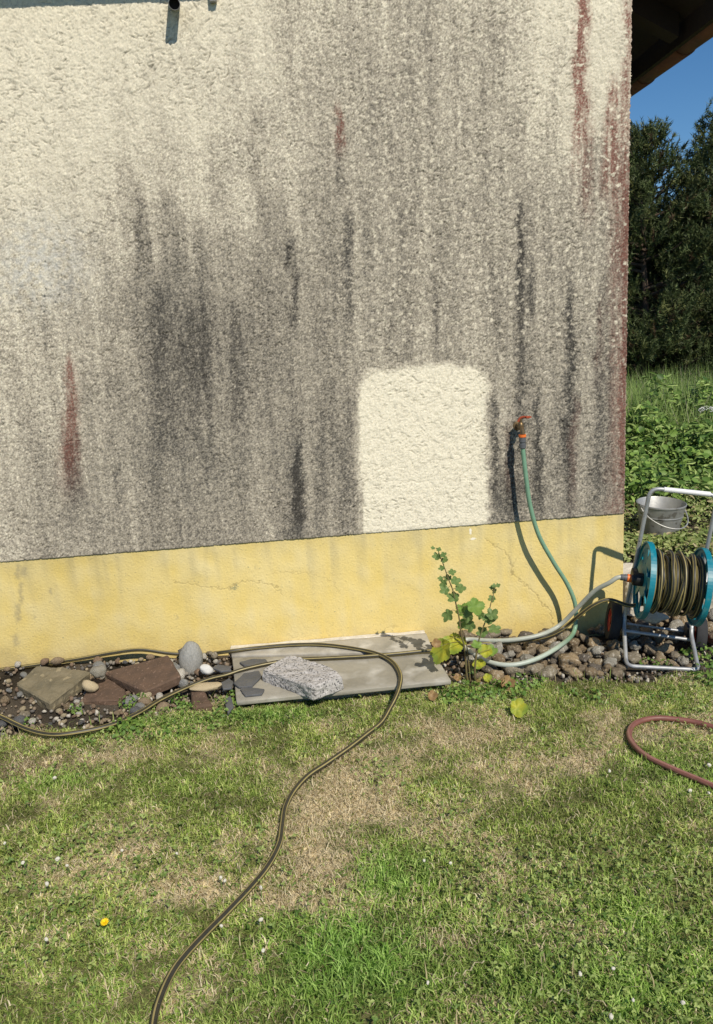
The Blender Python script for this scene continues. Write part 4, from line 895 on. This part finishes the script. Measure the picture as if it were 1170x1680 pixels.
L_dark = leaf_mat('mallow_leaf_green', (.11, .19, .055), (.19, .27, .085)); L_mid = leaf_mat('mallow_leaf_fresh', (.13, .24, .04), (.22, .33, .07)); L_yel = leaf_mat('mallow_leaf_yellowing', (.55, .50, .04), (.24, .33, .05), 2.2); L_brn = leaf_mat('withered_leaf', (.42, .28, .12), (.25, .15, .07), 3)
lm = {k: [lobed_leaf('mallow_leaf', m, 5, dp, cp, s_) for s_ in (1, 2)] for k, m, dp, cp in (('d', L_dark, .42, .3), ('m', L_mid, .3, .35), ('y', L_yel, .2, .45), ('b', L_brn, .2, .9))}
def zx(a, b_): return 660+a/4.875, 870+b_/4.875
base1 = gz_(768, 1118, 0); pl = empty('mallow_plant', base1); tag(pl, 'tall young mallow with lobed leaves growing in front of the plinth', 'plant')
m_mst = mat('reddish_plant_stem', (.16, .09, .05), (.14, .16, .06), 12, .6)
yP = base1[1]
def at(a, b_, dy=0.0): return hit(*zx(a, b_), y=yP+dy)
def local(p): return np.array(p)-base1
stem1 = [base1]+[at(*q) for q in ((515, 1150, ), (500, 950), (470, 820), (455, 700), (430, 590), (405, 480), (370, 390), (335, 290), (300, 200), (285, 150))]
stem2 = [base1+np.array([.03, -.01, 0])]+[at(a, b_, -.02) for a, b_ in ((580, 1150), (590, 1010), (610, 890), (650, 770), (690, 660), (715, 560), (735, 490), (745, 450))]
for stn_ in (stem1, stem2):
    C = spline([local(q) for q in stn_], .012); b = MB(); b.tube(C, np.linspace(.0048, .0016, len(C)), 8); b.build('stem', m_mst, pl, smooth=True)
stem3 = [base1+np.array([.012, .005, 0])]+[at(a, b_, .01) for a, b_ in ((535, 1100), (520, 950), (500, 850), (480, 800))]
C = spline([local(q) for q in stem3], .012); b = MB(); b.tube(C, np.linspace(.004, .002, len(C)), 8); b.build('stem', m_mst, pl, smooth=True)
# (centre x, centre y in the plant's own sketch, size, kind, turn, tilt)
LV = [(240, 140, 40, 'd', 160, 20), (295, 150, 45, 'd', 70, 10), (265, 210, 75, 'd', 190, 0), (335, 195, 60, 'd', 20, 15), (345, 240, 70, 'd', -30, 20), (290, 220, 55, 'd', 250, -30), (310, 305, 60, 'd', 190, 10), (405, 335, 70, 'd', 10, 20), (355, 380, 75, 'd', 170, 30), (300, 385, 50, 'd', 160, 60), (325, 430, 80, 'd', 200, -40), (435, 405, 95, 'd', 15, 25), (330, 485, 90, 'd', 215, 0), (475, 468, 100, 'd', -10, 20), (400, 545, 115, 'd', 240, 15), (360, 695, 125, 'd', 250, -20),
      (490, 630, 130, 'm', 60, 40), (600, 610, 160, 'm', 10, 45), (540, 690, 120, 'd', -20, -20), (505, 760, 130, 'm', -60, 20), (545, 780, 110, 'd', -80, -30), (620, 675, 80, 'd', 170, -10), (730, 665, 110, 'd', 40, 10), (735, 440, 45, 'd', 90, 0), (770, 440, 45, 'd', 20, 10), (710, 460, 45, 'd', 170, 0), (740, 490, 50, 'd', -40, -20), (710, 550, 70, 'd', 200, 20), (715, 715, 110, 'd', -20, 20), (745, 800, 120, 'd', -70, 15), (630, 820, 110, 'd', 200, 10), (660, 690, 70, 'd', 100, 0),
      (415, 930, 210, 'y', -70, 20), (315, 990, 240, 'y', -95, -25), (590, 910, 90, 'm', 100, 30), (655, 970, 130, 'y', 190, 20), (720, 965, 120, 'm', -10, 25), (615, 1080, 110, 'y', -80, 10), (560, 1130, 80, 'd', 200, 20), (270, 900, 80, 'b', 100, 0), (640, 1220, 90, 'b', -10, 10), (520, 1290, 80, 'd', 240, 20), (570, 1270, 80, 'd', -40, 20), (500, 1210, 70, 'd', 150, 20), (440, 1180, 70, 'b', 190, 0), (470, 1330, 70, 'd', 200, 20), (600, 1340, 70, 'm', -30, 20), (690, 1180, 80, 'y', 20, 20), (660, 1310, 60, 'd', 0, 20)]
allst = np.concatenate([spline(stem1, .01), spline(stem2, .01), spline(stem3, .01)])
tocam = Vector((CAM-base1)).normalized(); petb = {}
for i, (a, b_, sz_, kd, turn, tilt) in enumerate(LV):
    P = at(a, b_, R.uniform(-.05, .03)); scale = sz_/4.875/1270*3.25*1.15
    nr = (tocam*.8+Vector((R.uniform(-.35, .35), R.uniform(-.2, .2), .55+R.uniform(-.2, .3)))).normalized()
    if tilt < 0: nr = (nr+Vector((-.9, -.1, -.35))).normalized()
    ref = Vector(CR)*math.cos(math.radians(turn))+Vector(CU)*math.sin(math.radians(turn)); t = (ref-nr*ref.dot(nr)).normalized(); s_ = nr.cross(t)
    o = bpy.data.objects.new('leaf', lm[kd][i % 2]); COL.objects.link(o); o.parent = pl
    Mx = Matrix((t, s_, nr)).transposed().to_4x4(); Mx.translation = Vector(local(P))-t*scale*.45; o.matrix_local = Mx @ Matrix.Scale(scale, 4)
    if kd == 'y': o['label'] = 'yellowing lower leaf'
    elif kd == 'b': o['label'] = 'withered brown leaf'
    pb = np.array(Mx.translation)+base1; j = np.argmin(np.linalg.norm(allst-pb, axis=1)+.6*np.maximum(allst[:, 2]-pb[2]+.0, 0)); q0 = allst[j]
    if np.linalg.norm(q0-pb) > .006: b = MB(); b.tube(spline([local(q0), local((q0+pb)/2)+[0, 0, .004], local(pb)+np.array(t)*scale*.05], .012), .0011, 5); b.build('leaf_stalk', m_mst, o if False else pl)
def fallen(uu, vv, kd, size, lab, h=.03):
    p = gz_(uu, vv, h); o = bpy.data.objects.new('fallen_leaf', lm[kd][0].copy()); COL.objects.link(o); o.location = p; o.scale = (size,)*3; o.rotation_euler = (.85, .12, R.uniform(-.5, .2)); tag(o, lab, 'leaf')
fallen(838, 1160, 'y', .085, 'bright yellow fallen leaf lying on the lawn below the plant', .045); fallen(822, 1122, 'b', .075, 'pale tan withered leaf just right of the plant'); fallen(702, 1142, 'b', .05, 'small orange brown leaf in front of the slab corner')

# ------------------------------------------------------------------ weeds, tall grass and trees beyond the corner
def mound(x, y): return np.interp(y, [.2, 1.2, 2.0, 2.6, 3.4, 4.4, 6.5], [.05, .09, .16, .32, .52, .68, .74])
Vs, Fs, Cs = [], [], []
def leafcloud(n, xa, xb, ya, yb, hmin, sa, sb_, c1, c2, aspect=.85):
    x = rng.uniform(xa, xb, n); y = rng.uniform(ya, yb, n); top = mound(x, y)*(1+.22*np.sin(5*x+3*y)+.15*np.sin(11*x-6*y))
    h = top*(hmin+(1-hmin)*rng.uniform(0, 1, n)**.6); q = rng.uniform(0, 1, (n, 1))**1.4; C = np.array(c1)*(1-q)+np.array(c2)*q
    nr = rng.standard_normal((n, 3))*.5+np.array([.1, -.45, .75]); V, F, CC = leaflets(np.stack([x, y, h-.03], 1), rng.uniform(sa, sb_, n), nr, rng.uniform(0, 6.283, n), C, aspect, .3)
    Fs.append(F+sum(len(k) for k in Vs)); Vs.append(V); Cs.append(CC)
leafcloud(9000, 1.56, 4.2, .15, 2.2, .1, .018, .042, (.13, .18, .04), (.42, .46, .18), .5)
leafcloud(900, 2.0, 2.85, 1.12, 1.32, .2, .03, .055, (.12, .18, .04), (.42, .46, .18), .5)
leafcloud(1500, 1.56, 3.6, .2, 2.2, .0, .03, .055, (.30, .26, .13), (.42, .36, .2), .4)
o = mk('ground_cover', np.concatenate(Vs), np.concatenate(Fs), m_leaf, col=np.concatenate(Cs)); tag(o, 'low pale green ground cover around the bucket', 'ground cover', kind='stuff')
Vs, Fs, Cs = [], [], []
leafcloud(6500, 1.7, 6.0, 2.1, 4.6, .25, .03, .08, (.05, .11, .02), (.24, .38, .08), .95)
leafcloud(9000, 1.7, 6.0, 2.0, 4.6, .2, .03, .07, (.07, .14, .03), (.32, .45, .11), .5)
leafcloud(9000, 1.7, 6.0, 2.0, 4.8, .3, .05, .12, (.12, .20, .045), (.42, .52, .18), .22)
o = mk('weed_thicket', np.concatenate(Vs), np.concatenate(Fs), m_leaf, col=np.concatenate(Cs)); tag(o, 'thicket of broad leaved green weeds behind the bucket', 'weeds', kind='stuff')
n = 22000; x = rng.uniform(1.8, 8.0, n); y = rng.uniform(3.4, 7.0, n); q = rng.uniform(0, 1, (n, 1)); C = np.array([.15, .25, .05])*(1-q)+np.array([.45, .58, .2])*q; k = rng.uniform(0, 1, n) < .12; C[k] = [.45, .42, .28]
V, F, CC = blades(x, y, np.zeros(n), rng.uniform(.6, .98, n)*np.interp(y, [3.4, 4.6], [.85, 1.0]), rng.uniform(.006, .013, n), rng.uniform(.1, .95, n), rng.uniform(0, 6.283, n), rng.uniform(-.6, .6, n), C)
o = mk('tall_grass', V, F, m_blade, col=CC); tag(o, 'tall pale grass at the foot of the pines', 'grass', kind='stuff')
# single stalks that stand out of the thicket
for i, (uu, vv, yy_, lab) in enumerate(((1122, 700, 2.3, 'tallest single weed stalk with paired leaves behind the reel handle'), (1083, 742, 2.0, 'shorter weed stalk standing left of the reel handle'), (1052, 735, 2.1, 'thin weed stalk close to the house corner'), (1160, 672, 3.3, 'weed stalk with white flower head at the far right'))):
    t = hit(uu, vv, y=yy_); wp = empty('tall_weed', (t[0], yy_, 0)); tag(wp, lab, 'weed', 'tall weeds behind the reel')
    C = spline([(0, 0, 0), (.01, 0, t[2]*.4), (-.01, .01, t[2]*.75), (0, 0, t[2])], .03); b = MB(); b.tube(C, np.linspace(.006, .0025, len(C)), 6); b.build('stem', m_stem, wp)
    hh = np.arange(.25, t[2], .055); hh = np.repeat(hh, 2); nn = len(hh); az = np.tile([0, math.pi], nn//2)+np.repeat(np.arange(nn//2)*1.57, 2)+rng.normal(0, .3, nn)
    q = rng.uniform(0, 1, (nn, 1)); V, F, CC = leaflets(np.stack([np.zeros(nn), np.zeros(nn), hh], 1), np.interp(hh, [.2, t[2]], [.13, .05]), np.stack([-np.cos(az)*.2, -np.sin(az)*.2-.2, np.ones(nn)], 1), az, np.array([.08, .16, .03])*(1-q)+np.array([.2, .3, .07])*q, .4, .3)
    mk('foliage', V, F, m_leaf, wp, col=CC)
    if i == 3:
        n = 90; a = rng.uniform(0, 6.283, n); r = .07*np.sqrt(rng.uniform(0, 1, n)); P = np.stack([r*np.cos(a), r*np.sin(a), t[2]+.03-8*r*r], 1)
        V, F, CC = leaflets(P, np.full(n, .014), rng.standard_normal((n, 3))*.3+[0, -.2, 1], a, np.full((n, 3), .62), .9); mk('flower_head', V, F, m_leaf, wp, col=CC)

m_bark = mat('pine_bark', (.12, .085, .06), (.07, .05, .04), 8, .9, .01, 20)
m_need = attr_mat('pine_needles', rough=.55, spec=.25, trans=.12)
def pine(loc, H, rad, seed, lab):
    r = np.random.default_rng(seed); e = empty('pine_tree', loc); tag(e, lab, 'pine tree', 'pines behind the garden')
    b = MB(); C = spline([(0, 0, -.1), (.04, 0, H*.3), (-.03, .03, H*.65), (0, 0, H*.97)], .15); b.tube(C, np.linspace(H*.022, .012, len(C)), 9)
    tufts = []; dirs = []
    nb = int(H*44)
    for i in range(nb):
        f = r.uniform(.06, 1.0); z = H*f; prof = (1-f)**.62*1.12 if f > .3 else .84+.5*f*.3
        Lb = rad*prof*r.uniform(.55, 1.18)+.12; a = r.uniform(0, 6.283); rise = r.uniform(.05, .35)+.45*f*f
        p0 = np.array([0, 0, z-.12*Lb]); m_ = np.array([math.cos(a), math.sin(a), 0]); p1 = p0+m_*Lb*.6+[0, 0, Lb*rise*.35]; p2 = p0+m_*Lb+[0, 0, Lb*rise]
        if i % 2 == 0: b.tube([p0, p1, p2], [.022*Lb+.004, .014*Lb+.003, .003], 5)
        k_ = int(6+12*Lb)
        for j in range(k_):
            t = r.uniform(.28, 1.02)**.8; q = (1-t)**2*p0+2*t*(1-t)*p1+t*t*p2+r.standard_normal(3)*[.13, .13, .09]*(.5+Lb*.45)
            d_ = m_*r.uniform(.1, .8)+np.array([0, 0, r.uniform(.35, 1.1)])+r.standard_normal(3)*.25; tufts.append(q); dirs.append(d_/np.linalg.norm(d_))
    for j in range(10): tufts.append(np.array([r.normal(0, .04), r.normal(0, .04), H*(.93+.008*j)])); dirs.append(np.array([r.normal(0, .2), r.normal(0, .2), 1]))
    T = np.array(tufts); Dd_ = np.array(dirs); nt_ = len(T); K = 30
    P = np.repeat(T, K, 0)+np.repeat(Dd_, K, 0)*r.uniform(-.04, .2, (nt_*K, 1)); nd = np.repeat(Dd_, K, 0)*.8+r.standard_normal((nt_*K, 3))*.6; nd /= np.linalg.norm(nd, axis=1)[:, None]
    L = r.uniform(.06, .12, (nt_*K, 1)); sd_ = np.cross(nd, r.standard_normal((nt_*K, 3))); sd_ /= np.linalg.norm(sd_, axis=1)[:, None]; W = r.uniform(.006, .011, (nt_*K, 1))
    V = np.stack([P-sd_*W, P+sd_*W, P+nd*L], 1).reshape(-1, 3); F = np.arange(len(V)).reshape(-1, 3)
    base = np.array([.075, .098, .036])*(1+.35*r.standard_normal((nt_, 1)).clip(-1.5, 2)); yel_ = r.uniform(0, 1, (nt_, 1)) < .14; base = np.where(yel_, np.array([.14, .155, .055]), base); dead = r.uniform(0, 1, (nt_, 1)) < .04; base = np.where(dead, np.array([.10, .065, .035]), base)
    b.build('trunk', m_bark, e, smooth=True); mk('crown', V, F, m_need, e, col=np.clip(np.repeat(base, K*3, 0), .006, 1))
for i, (uu, vt, yy_, rad, lab) in enumerate(((1062, 228, 11.5, 1.7, 'dark pine with a twin tip just right of the house corner'), (1196, 190, 11.2, 1.5, 'dark pine cut by the right edge of the photo'), (1118, 345, 13.0, 1.2, 'lower pine filling the gap between two taller pines'), (985, 215, 13.5, 1.8, 'pine mostly hidden behind the house wall'), (1275, 230, 13.0, 1.7, 'dark pine farthest right in the row of pines'), (1105, 420, 15.5, 1.9, 'shadowed pine in the second row'), (1180, 380, 15.0, 1.8, 'shadowed pine behind the right hand pine'), (1040, 330, 15.5, 1.9, 'shadowed pine behind the house corner'))):
    t = hit(uu, vt, y=yy_); pine((t[0], yy_, 0), t[2], rad, 60+i, lab)

print('objects', len(bpy.data.objects))
